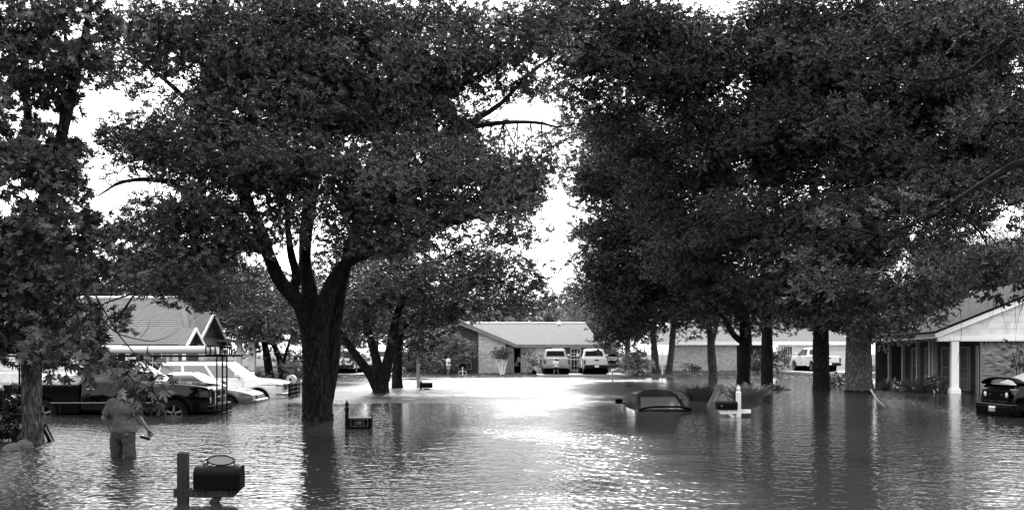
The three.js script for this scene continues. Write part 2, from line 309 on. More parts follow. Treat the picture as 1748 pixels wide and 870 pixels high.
function trisGeometry(tris) {
  const pos = []; for (const t of tris) for (const p of t) pos.push(p.x, p.y, p.z);
  const g = new THREE.BufferGeometry(); g.setAttribute('position', new THREE.Float32BufferAttribute(pos, 3)); g.computeVertexNormals(); g.setAttribute('uv', new THREE.Float32BufferAttribute(pos.length / 3 * 2, 2)); return g;
}
// a sprig of leaves along +y, one leaf length = 1
function sprig(kind, seed) {
  const r = random(seed), tris = [], n = kind === 'lobed' ? 8 : kind === 'needle' ? 22 : 15, len = kind === 'lobed' ? 1.7 : 2.2;
  for (let i = 0; i < n; i++) {
    const m = new THREE.Matrix4(), q = new THREE.Quaternion().setFromEuler(new THREE.Euler(rr(r, 0.5, 1.35), i * 2.4 + rr(r, -0.5, 0.5), rr(r, -0.5, 0.5), 'YXZ')), s = rr(r, 0.7, 1.1);
    const q2 = q.clone().multiply(new THREE.Quaternion().setFromAxisAngle(V(0, 1, 0), rr(r, -1.3, 1.3)));
    m.compose(V(rr(r, -0.15, 0.15), (i + 0.4) / n * len, rr(r, -0.15, 0.15)), q2, V(s, s, s));
    const src = kind === 'lobed' ? lobedTris(false, rr(r, 0.4, 1.4)) : kind === 'needle' ? ovalTris(ovalLeaf(0.035, 1)) : ovalTris(ovalLeaf(rr(r, 0.18, 0.25), 1));
    for (const t of src) tris.push(t.map((p) => p.clone().applyMatrix4(m)));
  }
  const g = trisGeometry(tris);
  return g;
}
const SPRIG = { oval: sprig('oval', 21), lobed: sprig('lobed', 22), needle: sprig('needle', 23) };
const LEAF = { matte: new THREE.MeshPhysicalMaterial({ color: grey(0.05), roughness: 0.7, specularIntensity: 0.12, side: THREE.DoubleSide }), oak: leafMat(0.05, 0.42), dark: leafMat(0.026, 0.45), glossy: leafMat(0.032, 0.4), lobed: leafMat(0.04, 0.5), pale: leafMat(0.14, 0.6), mid: leafMat(0.055, 0.5), pine: leafMat(0.13, 0.7), bush: leafMat(0.09, 0.5), palePale: leafMat(0.22, 0.6) };  // haze is put into the paler leaf colours of the far trees and pines
const _q = new THREE.Quaternion(), _e = new THREE.Euler(), _m = new THREE.Matrix4();
// leaves through the volume of a crown: blobs [px, py, depth, half width px, half height px, half depth m]
function foliage(t, blobs, o) {
  const r = random(o.seed), base = t.position, items = [], twigs = [], limbs = o.limbs || [];
  for (const [px, py, d, rx, ry, rd, k = 1] of blobs) {
    const c = at(px, py, d), a = rx * d / FOCAL, b = ry * d / FOCAL, vol = 4.19 * a * b * rd;
    const n = Math.max(3, Math.round(vol * o.density * k));
    for (let i = 0; i < n; i++) {
      const dir = V(rr(r, -1, 1), rr(r, -1, 1), rr(r, -1, 1)); if (dir.length() > 1) { i--; continue; }
      dir.normalize().multiplyScalar(Math.pow(r(), 0.42));
      const p = V(c.x + dir.x * a, c.y + dir.y * b, c.z + dir.z * rd);
      if (p.y < (o.floor ?? 0.3)) continue;
      const pr = o.puff * rr(r, 0.6, 1.25), m = Math.round(o.per * rr(r, 0.6, 1.3)), tone = rr(r, 0.4, 1.6), deep = dir.length() < 0.72 ? 1.3 : 1;
      if (limbs.length && r() < (o.twigs ?? 0.5)) {
        let best = null, bd = 1e9; for (const q of limbs) { const dd = q.distanceToSquared(p) + (q.y > p.y ? 0.6 : 0); if (dd < bd) { bd = dd; best = q; } }
        if (bd < 16) twigs.push([best, p]);
      }
      for (let j = 0; j < m; j++) {
        const e = V(rr(r, -1, 1), rr(r, -1, 1), rr(r, -1, 1)); if (e.length() > 1) { j--; continue; }
        const q = V(p.x + e.x * pr * 1.25, p.y + e.y * pr * 0.7 - (o.droop ?? 0.25) * pr * (e.x * e.x + e.z * e.z), p.z + e.z * pr * 1.25);
        if (q.y < (o.floor ?? 0.3)) continue;
        const out = Math.atan2(e.x, e.z) + rr(r, -1, 1);
        items.push([q, out, rr(r, 0.7, 2.4), r() * 6.28, o.leaf * deep * rr(r, 0.75, 1.25), tone * rr(r, 0.7, 1.4)]);
      }
    }
  }
  const im = new THREE.InstancedMesh(SPRIG[o.kind], o.material, items.length);
  im.name = 'crown'; im.userData.kind = 'stuff'; im.castShadow = im.receiveShadow = true;
  items.forEach(([q, out, tilt, roll, s, tone], i) => {
    _q.setFromEuler(_e.set(tilt, out, 0, 'YXZ')).multiply(new THREE.Quaternion().setFromAxisAngle(V(0, 1, 0), roll));
    _m.compose(q.clone().sub(base), _q, V(s, s, s)); im.setMatrixAt(i, _m); im.setColorAt(i, grey(tone));
  });
  t.add(im);
  if (twigs.length) {
    const gs = twigs.map(([a, b]) => { const L = a.distanceTo(b), mid = a.clone().lerp(b, 0.5); mid.y += L * rr(r, -0.05, 0.18); mid.x += L * rr(r, -0.12, 0.12); mid.z += L * rr(r, -0.12, 0.12); const w = clamp(L * 0.012, 0.008, 0.035) * (o.twigScale ?? 1); return sweep([a.clone().sub(base), mid.sub(base), b.clone().sub(base)], [w, w * 0.7, w * 0.25], 4, 5); });
    const tw = part('twig', gs, o.twigMaterial || M.twig, t); tw.userData.kind = 'stuff';
  }
  count.sprigs += items.length;
  return im;
}
const count = { sprigs: 0 };
// trunk and limbs from pixel rows [px, py, depth, radius m]
function wood(t, name, rows, material, o = {}) {
  const pts = rows.map(([px, py, d]) => at(px, py, d)), local = pts.map((p) => p.clone().sub(t.position));
  const m = part(name, sweep(local, rows.map((k) => k[3]), o.sides || 10, o.rings || 20, o.rough || 0, o.seed || 0, o.flare || 0), material, t);
  const curve = new THREE.CatmullRomCurve3(pts, false, 'centripetal'); t.userData.limbs = undefined;
  (limbsOf.get(t) || limbsOf.set(t, []).get(t)).push(...curve.getPoints(14).slice(o.skip ?? 3));
  return m;
}
const limbsOf = new Map();
// bark soaked by the flood, a hand's breadth above the water
function wetBark(t, px, py, d, r, material) {
  const y0 = EYE - (py - HORIZON) * d / FOCAL, p = at(px, py, d).sub(t.position), g = sweep([V(p.x, p.y - 0.3, p.z), V(p.x, p.y, p.z), V(p.x, p.y + 0.06, p.z), V(p.x, p.y + 0.13, p.z)], [r * 1.03, r * 1.03, r * 1.02, r * 1.0], 28, 12, 0.012, px);
  part('wet_bark', g, M.wetBark, t);
}
function treeBase(name, label, px, py, d) { const p = at(px, py, d); p.y = Math.min(p.y, 0); return thing(name, label, 'tree', p); }

// --- the near tree at the left edge, large lobed leaves
{
  const t = treeBase('lobed_leaf_tree', 'pale barked tree at the far left with large lobed leaves, standing before the black truck', 55, 757, 17.5);
  wood(t, 'trunk', [[57, 775, 17.5, 0.2], [55, 740, 17.5, 0.19], [53, 640, 17.5, 0.175], [56, 540, 17.5, 0.17], [66, 430, 17.5, 0.165], [84, 330, 17.5, 0.14]], M.barkMid, { sides: 72, rings: 300, rough: 0.016, seed: 3, flare: 0.06, skip: 8 });
  wood(t, 'branch', [[84, 335, 17.5, 0.13], [100, 250, 17.4, 0.11], [118, 175, 17.3, 0.095], [132, 110, 17.2, 0.08], [148, 40, 17, 0.06], [160, -60, 17, 0.03]], M.barkDark, { rough: 0.006 });
  wood(t, 'branch', [[82, 335, 17.6, 0.11], [52, 250, 17.8, 0.09], [44, 150, 18, 0.075], [40, 40, 18, 0.06], [30, -80, 18, 0.03]], M.barkDark, { rough: 0.006 });
  wood(t, 'branch', [[104, 240, 17.4, 0.06], [106, 170, 17.6, 0.05], [112, 90, 17.6, 0.04], [104, 0, 17.6, 0.02]], M.barkDark);
  wood(t, 'branch', [[50, 480, 17.4, 0.07], [10, 420, 17, 0.05], [-60, 380, 16.5, 0.03]], M.barkDark);
  wood(t, 'branch', [[62, 400, 17.4, 0.07], [110, 405, 16.4, 0.055], [160, 440, 15.6, 0.035], [230, 500, 15, 0.015]], M.barkDark);
  foliage(t, [
    [10, 70, 17, 70, 80, 1.5], [75, 110, 17.4, 66, 60, 1.2, 0.8], [90, 40, 17, 60, 44, 1.2, 0.7], [0, 190, 17, 60, 90, 1.5], [40, 280, 17, 60, 80, 1.3], [70, 330, 17, 60, 60, 1.2, 0.8], [30, 380, 17, 90, 70, 1.4], [115, 400, 16.6, 50, 45, 1],
    [40, 470, 16.8, 100, 80, 1.4], [120, 490, 16.2, 55, 50, 0.9], [60, 560, 16.4, 90, 38, 0.9], [-40, 520, 17, 80, 90, 1.5], [130, 560, 15.6, 55, 30, 0.6], [165, 425, 15.6, 50, 50, 0.8, 0.6], [130, 590, 14.6, 26, 20, 0.4], [140, 20, 17, 60, 44, 1, 0.7], [125, 110, 17, 34, 40, 0.7, 0.5], [110, 300, 17, 46, 34, 0.8, 0.6], [50, 230, 17.4, 50, 50, 1.2], [20, 560, 17, 70, 50, 1.2]],
    { seed: 31, density: 2.1, puff: 0.46, per: 32, kind: 'lobed', material: LEAF.lobed, leaf: 0.115, limbs: limbsOf.get(t), twigs: 0.8, droop: 0.5 });
  // the spray of big leaves that hangs in front of the wading man
  const r = random(77), shapes = [0.5, 1, 1.5].map((b) => trisGeometry(lobedTris(true, b)));
  const spray = (rows, n, from, spread, size) => {
    const b = wood(t, 'branch', rows, M.twig, { sides: 6, rings: 24 }), curve = new THREE.CatmullRomCurve3(rows.map(([x, y, d]) => at(x, y, d).sub(t.position)), false, 'centripetal');
    for (let i = 0; i < n; i++) {
      const p = curve.getPoint(mixn(from, 1, (i + r()) / n)), dir = V(rr(r, -1, 1), rr(r, -1, 0.75), rr(r, -1, 1)).multiplyScalar(spread);
      const l = new THREE.Mesh(shapes[Math.floor(r() * 3)], LEAF.lobed); l.name = 'leaf'; l.castShadow = l.receiveShadow = true;
      l.position.copy(p).add(dir); l.rotation.set(Math.PI * 0.85 + rr(r, -0.75, 0.75), rr(r, -3.1, 3.1), rr(r, -0.5, 0.5), 'YXZ'); l.scale.setScalar(size * rr(r, 0.7, 1.15)); b.add(l);
    }
  };
  spray([[75, 330, 17, 0.022], [95, 420, 15.6, 0.017], [135, 510, 14.4, 0.012], [185, 600, 13.6, 0.009], [222, 645, 13.3, 0.01], [258, 682, 13.1, 0.004]], 90, 0.68, 0.24, 0.17);
  spray([[95, 420, 15.6, 0.013], [125, 520, 14.4, 0.014], [150, 600, 13.8, 0.008], [146, 655, 13.6, 0.003]], 26, 0.45, 0.16, 0.18);
  spray([[160, 500, 14.6, 0.014], [205, 575, 13.8, 0.01], [250, 625, 13.4, 0.007], [278, 655, 13.2, 0.003]], 42, 0.55, 0.17, 0.17);
  spray([[120, 500, 15, 0.014], [100, 560, 14.6, 0.01], [90, 610, 14.4, 0.006], [95, 635, 14.3, 0.003]], 30, 0.3, 0.24, 0.18);
  for (const rows of [[[110, 440, 15.4, 0.018], [150, 510, 14.4, 0.014], [190, 562, 13.9, 0.01], [215, 574, 13.7, 0.009], [262, 582, 13.6, 0.006], [290, 572, 13.6, 0.004], [308, 560, 13.6, 0.002]], [[238, 577, 13.6, 0.005], [250, 562, 13.5, 0.004], [256, 544, 13.5, 0.002]], [[180, 552, 13.9, 0.006], [205, 556, 13.9, 0.004], [221, 544, 13.9, 0.002]]]) wood(t, 'branch', rows, M.twig, { sides: 5 });
}
// --- the great oak at the left
{
  const t = treeBase('great_oak_tree', 'largest dark forked oak left of centre, its trunk standing in the flooded street', 541, 717, 23.4);
  wood(t, 'trunk', [[541, 745, 23.4, 0.42], [541, 705, 23.4, 0.37], [539, 640, 23.4, 0.35], [537, 590, 23.4, 0.34], [535, 550, 23.4, 0.34], [528, 525, 23.4, 0.26]], M.barkDark, { sides: 72, rings: 220, rough: 0.034, seed: 8, flare: 0.1, skip: 9 });
  wetBark(t, 541, 717, 23.4, 0.385);
  const limb = (rows, o) => wood(t, 'branch', rows, M.barkDark, { sides: 14, rings: 40, rough: 0.012, ...o });
  limb([[532, 580, 23.4, 0.26], [512, 520, 23.2, 0.21], [478, 480, 23, 0.18], [458, 435, 22.8, 0.16], [440, 385, 22.6, 0.15], [412, 320, 22.4, 0.14], [395, 230, 22, 0.1], [380, 120, 22, 0.05]], { seed: 2 });
  limb([[535, 580, 23.4, 0.27], [528, 500, 23.5, 0.21], [520, 440, 23.6, 0.17], [528, 350, 23.8, 0.165], [552, 230, 24.2, 0.12], [562, 90, 24.5, 0.07]], { seed: 4 });
  limb([[540, 580, 23.3, 0.24], [556, 510, 23, 0.21], [585, 455, 22.8, 0.165], [632, 428, 22.6, 0.135], [700, 405, 22.4, 0.11], [775, 378, 22.2, 0.09], [850, 352, 22, 0.09], [915, 322, 22, 0.05]], { seed: 6 });
  limb([[552, 700, 23.7, 0.2], [567, 630, 23.8, 0.17], [572, 550, 23.9, 0.17], [586, 470, 24, 0.17], [612, 380, 24.3, 0.17], [650, 270, 24.6, 0.14], [690, 150, 25, 0.1], [720, 40, 25, 0.06]], { seed: 9 });
  limb([[500, 505, 23.3, 0.12], [505, 470, 23.1, 0.11], [496, 430, 23, 0.09], [488, 360, 22.5, 0.06]], {});
  limb([[648, 275, 24.6, 0.1], [720, 245, 25, 0.09], [790, 215, 25, 0.08], [850, 180, 25, 0.065], [900, 130, 25, 0.05], [950, 90, 25, 0.02]], {});
  limb([[720, 245, 25, 0.08], [780, 222, 24.6, 0.075], [850, 210, 24.4, 0.065], [915, 209, 24.4, 0.042], [955, 216, 24.4, 0.02], [984, 211, 24.4, 0.006]], {});
  limb([[690, 160, 25, 0.07], [770, 150, 25, 0.06], [850, 110, 25.3, 0.04], [920, 40, 25.5, 0.02]], {});
  limb([[430, 360, 22.5, 0.1], [360, 345, 22, 0.08], [280, 310, 21.6, 0.06], [210, 310, 21.4, 0.045], [165, 335, 21.4, 0.015]], {});
  limb([[400, 250, 22, 0.08], [330, 180, 21.5, 0.06], [260, 120, 21, 0.04], [200, 80, 21, 0.02]], {});
  limb([[455, 430, 22.8, 0.08], [400, 420, 22, 0.06], [330, 430, 21.6, 0.04], [270, 460, 21.4, 0.02]], {});
  foliage(t, [
    [200, 110, 20.6, 34, 50, 0.9, 0.3], [205, 235, 20.8, 34, 44, 0.9, 0.3], [215, 30, 20.6, 50, 36, 1, 0.5], [730, 395, 21.8, 70, 26, 0.7], [830, 362, 21.7, 60, 26, 0.6], [640, 410, 21.9, 46, 24, 0.5, 0.8], [265, 80, 21, 50, 70, 1.4, 0.6], [320, 120, 21, 80, 90, 2.2, 0.8], [290, 240, 21.2, 75, 66, 1.8, 0.7], [350, 250, 21.6, 100, 90, 2.4], [235, 215, 21, 42, 60, 1, 0.5], [380, 70, 21.5, 110, 90, 2.4], [265, 375, 21.6, 50, 30, 1.2, 0.6], [345, 400, 22, 100, 70, 2.4], [270, 460, 21.4, 80, 46, 1.6], [370, 480, 22, 70, 46, 1.7], [330, 350, 21.6, 80, 60, 1.8],
    [470, 170, 22.4, 120, 120, 3], [500, 320, 21.6, 110, 80, 1.9], [420, 390, 21.6, 60, 44, 1.3], [560, 60, 23, 130, 90, 3.2], [610, 180, 23.5, 120, 110, 3.2], [640, 320, 22.4, 110, 80, 2.6], [560, 400, 24.8, 70, 60, 1.6, 0.6], [700, 90, 24.2, 110, 90, 3], [740, 200, 24.8, 90, 70, 2.6, 0.7], [740, 310, 23.4, 110, 80, 2.8], [690, 380, 23.4, 100, 46, 2.2], [800, 60, 25, 90, 70, 2.8, 0.7], [830, 150, 25, 70, 50, 2.2, 0.45], [840, 300, 23.8, 90, 66, 2.4], [860, 365, 23, 70, 46, 1.6], [900, 250, 24, 60, 44, 1.6, 0.55], [890, 60, 25.4, 70, 60, 2.4, 0.8], [950, 40, 25.6, 60, 60, 2, 0.7], [930, 150, 25, 50, 40, 1.6, 0.5], [905, 310, 23.6, 50, 44, 1.6, 0.8], [925, 235, 24.4, 44, 26, 1.4, 0.4], [780, 240, 24.4, 60, 40, 2, 0.6], [460, 270, 22, 90, 70, 2.4] , [450, 40, 22, 90, 80, 2.4]],
    { seed: 41, density: 1.6, puff: 0.62, per: 56, kind: 'oval', material: LEAF.oak, leaf: 0.09, limbs: limbsOf.get(t), twigs: 0.55 });
}
// --- the two trees further down the left side
{
  const t = treeBase('leaning_fork_tree', 'dark three-stemmed tree in the water left of centre, one stem leaning left', 650, 670, 39.6);
  wood(t, 'trunk', [[650, 682, 39.6, 0.36], [650, 665, 39.6, 0.33], [650, 645, 39.6, 0.32], [650, 622, 39.6, 0.25]], M.barkDark, { sides: 20, rings: 30, rough: 0.02, flare: 0.15, skip: 10 });
  wetBark(t, 650, 670, 39.6, 0.345);
  const limb = (rows) => wood(t, 'branch', rows, M.barkDark, { sides: 10, rings: 26, rough: 0.012 });
  limb([[643, 662, 39.5, 0.24], [632, 640, 39.3, 0.21], [616, 618, 39, 0.19], [596, 590, 38.8, 0.16], [570, 550, 38.5, 0.1], [550, 500, 38.5, 0.05]]);
  limb([[648, 645, 39.6, 0.24], [640, 605, 39.8, 0.2], [626, 560, 40, 0.17], [618, 500, 40, 0.12], [610, 440, 40, 0.06]]);
  limb([[655, 650, 39.6, 0.25], [664, 605, 39.6, 0.22], [672, 560, 39.6, 0.2], [684, 520, 39.6, 0.15], [720, 470, 39.6, 0.1], [780, 430, 39.6, 0.05]]);
  foliage(t, [[640, 480, 39, 90, 50, 3.6], [590, 520, 38.6, 60, 40, 2.6], [700, 470, 39.6, 90, 50, 3.4], [780, 450, 40, 90, 44, 3.2], [860, 460, 40.4, 70, 40, 2.6], [850, 420, 40, 50, 30, 2], [620, 560, 38.6, 50, 30, 2, 0.7], [910, 485, 41, 40, 28, 2, 0.7]],
    { seed: 51, density: 0.55, puff: 0.85, per: 42, kind: 'oval', material: LEAF.oak, leaf: 0.13, limbs: limbsOf.get(t), twigs: 0.5 });
}
{
  const t = treeBase('single_trunk_tree', 'straight dark tree just right of the three-stemmed tree', 678, 662, 45);
  wood(t, 'trunk', [[679, 672, 45, 0.28], [678, 655, 45, 0.25], [678, 620, 45, 0.22], [680, 580, 45, 0.2], [688, 545, 45, 0.16]], M.barkDark, { sides: 16, rings: 30, rough: 0.02, flare: 0.15, skip: 9 });
  wood(t, 'branch', [[684, 560, 45, 0.17], [715, 535, 45, 0.13], [760, 515, 45, 0.1], [810, 480, 45, 0.05]], M.barkDark);
  wood(t, 'branch', [[687, 555, 45, 0.13], [682, 510, 45, 0.09], [690, 460, 45, 0.04]], M.barkDark);
  foliage(t, [[700, 540, 45, 50, 34, 2.4], [740, 520, 45.4, 60, 40, 3], [800, 515, 46, 60, 40, 3], [700, 575, 46, 40, 26, 2, 0.8], [745, 560, 47, 36, 26, 2, 0.8], [860, 510, 46, 46, 30, 2.4], [915, 500, 47, 36, 22, 2, 0.6], [640, 440, 46, 60, 40, 3]],
    { seed: 53, density: 0.55, puff: 0.85, per: 42, kind: 'oval', material: LEAF.oak, leaf: 0.13, limbs: limbsOf.get(t), twigs: 0.5 });
}
// --- trees along the right side
function rightTree(label, foot, trunk, limbs, blobs, o = {}) {
  const t = treeBase('street_tree', label, ...foot), bm = o.bark || M.barkDark;
  wood(t, 'trunk', trunk, bm, { sides: o.sides || 18, rings: o.rings || 40, rough: 0.018, seed: foot[0], flare: 0.12, skip: 9 });
  wetBark(t, foot[0], foot[1], foot[2], trunk[1][3] * 1.06);
  for (const l of limbs) wood(t, 'branch', l, bm, { sides: 9, rings: 22, rough: 0.008 });
  foliage(t, blobs, { seed: foot[0], density: 0.64, puff: 0.9, per: 50, kind: 'oval', material: LEAF.glossy, leaf: 0.13, limbs: limbsOf.get(t), twigs: 0.4, ...o.leaves });
  return t;
}
rightTree('pale grey trunk left of the white marker post, before the brick house', [1119, 641, 70], [[1120, 646, 70, 0.34], [1119, 625, 70, 0.29], [1117, 590, 70, 0.26], [1112, 550, 70, 0.22]], [[[1114, 570, 70, 0.2], [1095, 520, 70, 0.12], [1080, 470, 70, 0.05]]],
  [[1090, 520, 69, 60, 32, 3], [1050, 500, 68, 50, 40, 3], [1130, 500, 69, 60, 40, 3], [1070, 560, 69, 30, 20, 2, 0.7]], { bark: M.barkPale, leaves: { leaf: 0.22, density: 0.3, puff: 1 } });
rightTree('pale grey trunk just right of the white marker post, before the brick house', [1143, 641, 69], [[1142, 646, 69, 0.3], [1143, 625, 69, 0.26], [1147, 590, 69, 0.24], [1150, 550, 69, 0.2]], [[[1149, 565, 69, 0.18], [1165, 520, 69, 0.1], [1180, 480, 69, 0.05]]],
  [[1170, 520, 68, 60, 36, 3], [1200, 480, 68, 60, 50, 3]], { bark: M.barkPale, leaves: { leaf: 0.22, density: 0.3, puff: 1 } });
rightTree('slim grey tree with a low fork standing before the spiky water plants', [1217, 649, 57], [[1217, 656, 57, 0.3], [1217, 640, 57, 0.27], [1215, 600, 57, 0.26], [1214, 575, 57, 0.24]], [[[1214, 585, 57, 0.2], [1208, 545, 57, 0.15], [1190, 500, 57, 0.1], [1150, 450, 57, 0.05]], [[1215, 585, 57, 0.19], [1226, 545, 57, 0.14], [1240, 490, 57, 0.08], [1240, 400, 57, 0.04]]],
  [[1060, 470, 56.5, 80, 70, 3.6], [1150, 480, 56, 100, 60, 4], [1030, 400, 57, 60, 60, 3.4], [1110, 390, 57, 100, 70, 4.4], [1080, 300, 57, 90, 60, 4], [1022, 300, 57.5, 46, 70, 3], [1025, 230, 57.5, 50, 44, 3], [1100, 240, 57, 80, 50, 4], [1200, 540, 56, 50, 26, 2.4, 0.8], [1080, 540, 56, 70, 30, 3], [1045, 575, 55.5, 36, 18, 2, 0.6]],
  { bark: M.barkMid, leaves: { leaf: 0.15, density: 0.52, puff: 1.05, per: 52 } });
rightTree('dark tree with a crooked left limb, next right of the slim forked tree', [1271, 657, 49], [[1270, 668, 49, 0.4], [1270, 650, 49, 0.35], [1272, 610, 49, 0.33], [1273, 575, 49, 0.32], [1270, 540, 49, 0.28], [1262, 480, 49, 0.2]], [[[1270, 585, 49, 0.2], [1252, 570, 48.8, 0.16], [1240, 548, 48.6, 0.13], [1215, 520, 48.4, 0.06]], [[1266, 500, 49, 0.17], [1230, 400, 48.6, 0.12], [1190, 300, 48.4, 0.07]]],
  [[1240, 500, 48, 80, 50, 3.2], [1200, 420, 48, 110, 70, 4], [1290, 540, 48, 50, 30, 2.4, 0.8], [1170, 320, 48.4, 110, 80, 4.4], [1130, 230, 49, 100, 60, 4], [1060, 240, 50, 70, 50, 3.4, 0.8]], { leaves: { leaf: 0.135, density: 0.6 } });
rightTree('straight black trunk second left of the big pale one', [1310, 664, 43.5], [[1311, 675, 43.5, 0.33], [1310, 655, 43.5, 0.29], [1310, 600, 43.5, 0.27], [1309, 540, 43.5, 0.25], [1306, 440, 43.5, 0.2], [1300, 300, 43.5, 0.14]], [[[1306, 430, 43.5, 0.13], [1250, 330, 43, 0.1], [1180, 200, 42.6, 0.07], [1090, 110, 42.4, 0.04]], [[1302, 340, 43.5, 0.12], [1320, 200, 43, 0.08], [1330, 60, 43, 0.04]]],
  [[1030, 190, 42, 70, 46, 2.8], [1340, 120, 43, 110, 70, 4], [1250, 60, 42.6, 60, 40, 3, 0.9], [1000, 120, 42, 70, 50, 2.8], [970, 40, 42, 70, 50, 2.8], [1100, 150, 42, 90, 40, 3], [1200, 110, 42, 60, 50, 3], [1330, 470, 42.5, 90, 56, 3.4], [1290, 380, 42.6, 100, 66, 4], [1290, 240, 43, 110, 80, 4.4], [1190, 170, 42.6, 80, 56, 3.4], [1130, 90, 42, 100, 56, 3.4], [1030, 80, 42, 80, 56, 3], [1080, 30, 42, 110, 50, 3.4], [1180, 70, 42.4, 60, 50, 3, 0.8], [1340, 540, 42.6, 44, 26, 2]], { leaves: { leaf: 0.13, density: 0.7, material: LEAF.dark } });
rightTree('black trunk directly left of the big pale one, with the white pickup behind it', [1403, 667, 41.5], [[1403, 680, 41.5, 0.42], [1403, 660, 41.5, 0.37], [1402, 610, 41.5, 0.35], [1401, 550, 41.5, 0.33], [1396, 450, 41.5, 0.26], [1390, 300, 41.5, 0.16]], [[[1396, 440, 41.5, 0.14], [1440, 340, 41, 0.1], [1470, 220, 41, 0.06]], [[1392, 350, 41.5, 0.13], [1370, 220, 41, 0.09], [1380, 60, 41, 0.04]]],
  [[1300, 20, 42, 50, 24, 2.4, 0.8], [1400, 480, 40.6, 80, 56, 3], [1420, 380, 40.6, 100, 70, 3.6], [1400, 250, 41, 110, 80, 4.2], [1380, 120, 41.4, 110, 70, 4.2], [1330, 40, 42, 70, 50, 3.4], [1440, 40, 41.6, 100, 60, 3.6], [1420, 545, 40.4, 50, 28, 2]], { leaves: { leaf: 0.14, density: 0.7, material: LEAF.glossy } });
rightTree('thickest pale barked tree on the right, forked, before the flooded porch', [1466, 670, 40], [[1466, 684, 40, 0.66], [1466, 668, 40, 0.62], [1466, 640, 40, 0.57], [1467, 590, 40, 0.53], [1468, 540, 40, 0.55], [1470, 510, 40, 0.5]], [[[1460, 560, 40, 0.34], [1445, 515, 39.8, 0.28], [1432, 470, 39.6, 0.2], [1420, 400, 39.4, 0.1]], [[1468, 560, 40, 0.36], [1480, 500, 40, 0.32], [1490, 450, 40, 0.27], [1500, 360, 40, 0.2], [1520, 220, 40, 0.12], [1530, 60, 40, 0.06]], [[1475, 530, 39.9, 0.2], [1500, 470, 39.6, 0.15], [1560, 380, 39.2, 0.1], [1640, 300, 39, 0.05]]],
  [[1620, 330, 39.4, 80, 60, 3.4], [1720, 200, 40, 70, 70, 3.6], [1640, 60, 40, 80, 60, 3.6], [1500, 420, 39, 80, 50, 2.6], [1540, 300, 39.4, 110, 80, 4], [1520, 160, 40, 110, 80, 4], [1560, 50, 40, 120, 60, 4], [1640, 200, 39.6, 100, 90, 4], [1690, 80, 40, 110, 80, 4], [1700, 300, 39.4, 90, 70, 3.4], [1590, 400, 38.6, 60, 36, 1.8, 0.8], [1500, 520, 39, 30, 34, 1.2, 0.8], [1545, 490, 38, 50, 34, 1.2, 0.8], [1530, 545, 38.4, 34, 18, 0.9, 0.8], [1610, 450, 38, 60, 30, 1.4, 0.8], [1556, 535, 37.6, 40, 22, 0.8], [1600, 498, 37.4, 46, 24, 0.8, 0.8], [1505, 565, 38.4, 22, 16, 0.6]], { bark: M.barkPale, sides: 40, rings: 90, leaves: { leaf: 0.14, density: 0.74, material: LEAF.glossy } });
// --- a tree outside the frame on the right whose limbs reach in
{
  const t = thing('overhanging_tree', 'nearest tree at the right edge, bare drooping twigs hanging before the porch roof', 'tree', at(2010, 700, 17).setY(-0.4));
  wood(t, 'trunk', [[2010, 780, 17, 0.34], [2005, 500, 17, 0.28], [1990, 250, 17, 0.22], [1980, 0, 17, 0.16], [1970, -300, 17, 0.08]], M.barkMid, { sides: 24, rings: 60, rough: 0.012 });
  const limb = (rows) => wood(t, 'branch', rows, M.barkDark, { sides: 9, rings: 30, rough: 0.006 });
  limb([[1990, 240, 17, 0.12], [1860, 150, 16.8, 0.1], [1745, 62, 16.8, 0.075], [1690, 95, 16.8, 0.055], [1640, 128, 16.8, 0.035], [1560, 140, 17, 0.012]]);
  limb([[1998, 420, 17, 0.12], [1860, 330, 16.6, 0.09], [1748, 278, 16.5, 0.075], [1700, 300, 16.5, 0.06], [1640, 338, 16.5, 0.045], [1580, 375, 16.6, 0.025], [1500, 400, 16.8, 0.01]]);
  limb([[1860, 150, 16.8, 0.06], [1760, -20, 16.6, 0.05], [1600, -40, 16.6, 0.04], [1450, 20, 17, 0.02], [1380, 80, 17.4, 0.008]]);
  foliage(t, [[1700, 30, 16.6, 90, 60, 1.2, 0.6], [1560, 20, 16.8, 100, 50, 1, 0.5], [1440, 60, 17.2, 70, 40, 0.8, 0.4], [1520, 360, 17, 70, 44, 0.8, 0.6], [1600, 330, 16.6, 60, 50, 0.8, 0.6], [1700, 220, 16.8, 70, 60, 1, 0.5], [1720, 400, 16.4, 60, 50, 0.8, 0.6], [1725, 340, 16.6, 50, 50, 0.8, 0.7], [1655, 440, 16.4, 50, 34, 0.6, 0.6], [1720, 475, 16.2, 44, 34, 0.5, 0.35], [1420, 400, 18, 70, 60, 0.9, 0.6], [1380, 470, 18.4, 46, 50, 0.7, 0.6], [1460, 480, 18, 34, 30, 0.5, 0.6]],
    { seed: 91, density: 2.2, puff: 0.4, per: 20, kind: 'oval', material: LEAF.matte, leaf: 0.11, limbs: limbsOf.get(t), twigs: 0.9, droop: 0.6 });
  const r = random(93), gs = [];
  for (let i = 0; i < 22; i++) {
    const x = rr(r, 1640, 1790), y = rr(r, 330, 420), d = rr(r, 15.5, 17), pts = []; let px = x, py = y, dx = rr(r, -8, 4);
    for (let k = 0; k < 6; k++) { pts.push(at(px, py, d).sub(t.position)); px += dx + rr(r, -14, 14); py += rr(r, 22, 46); dx *= 0.8; }
    gs.push(sweep(pts, [0.008, 0.006, 0.002], 4, 12));
    for (let k = 0; k < 2; k++) { const a = pts[2 + k], b = a.clone().add(V(rr(r, -0.3, 0.3), rr(r, -0.4, 0.05), rr(r, -0.2, 0.2))); gs.push(bar(a, b, 0.005, 3, 0.002)); }
  }
  const tw = part('drooping_twig', gs, M.twigPale, t); tw.userData.kind = 'stuff';
}
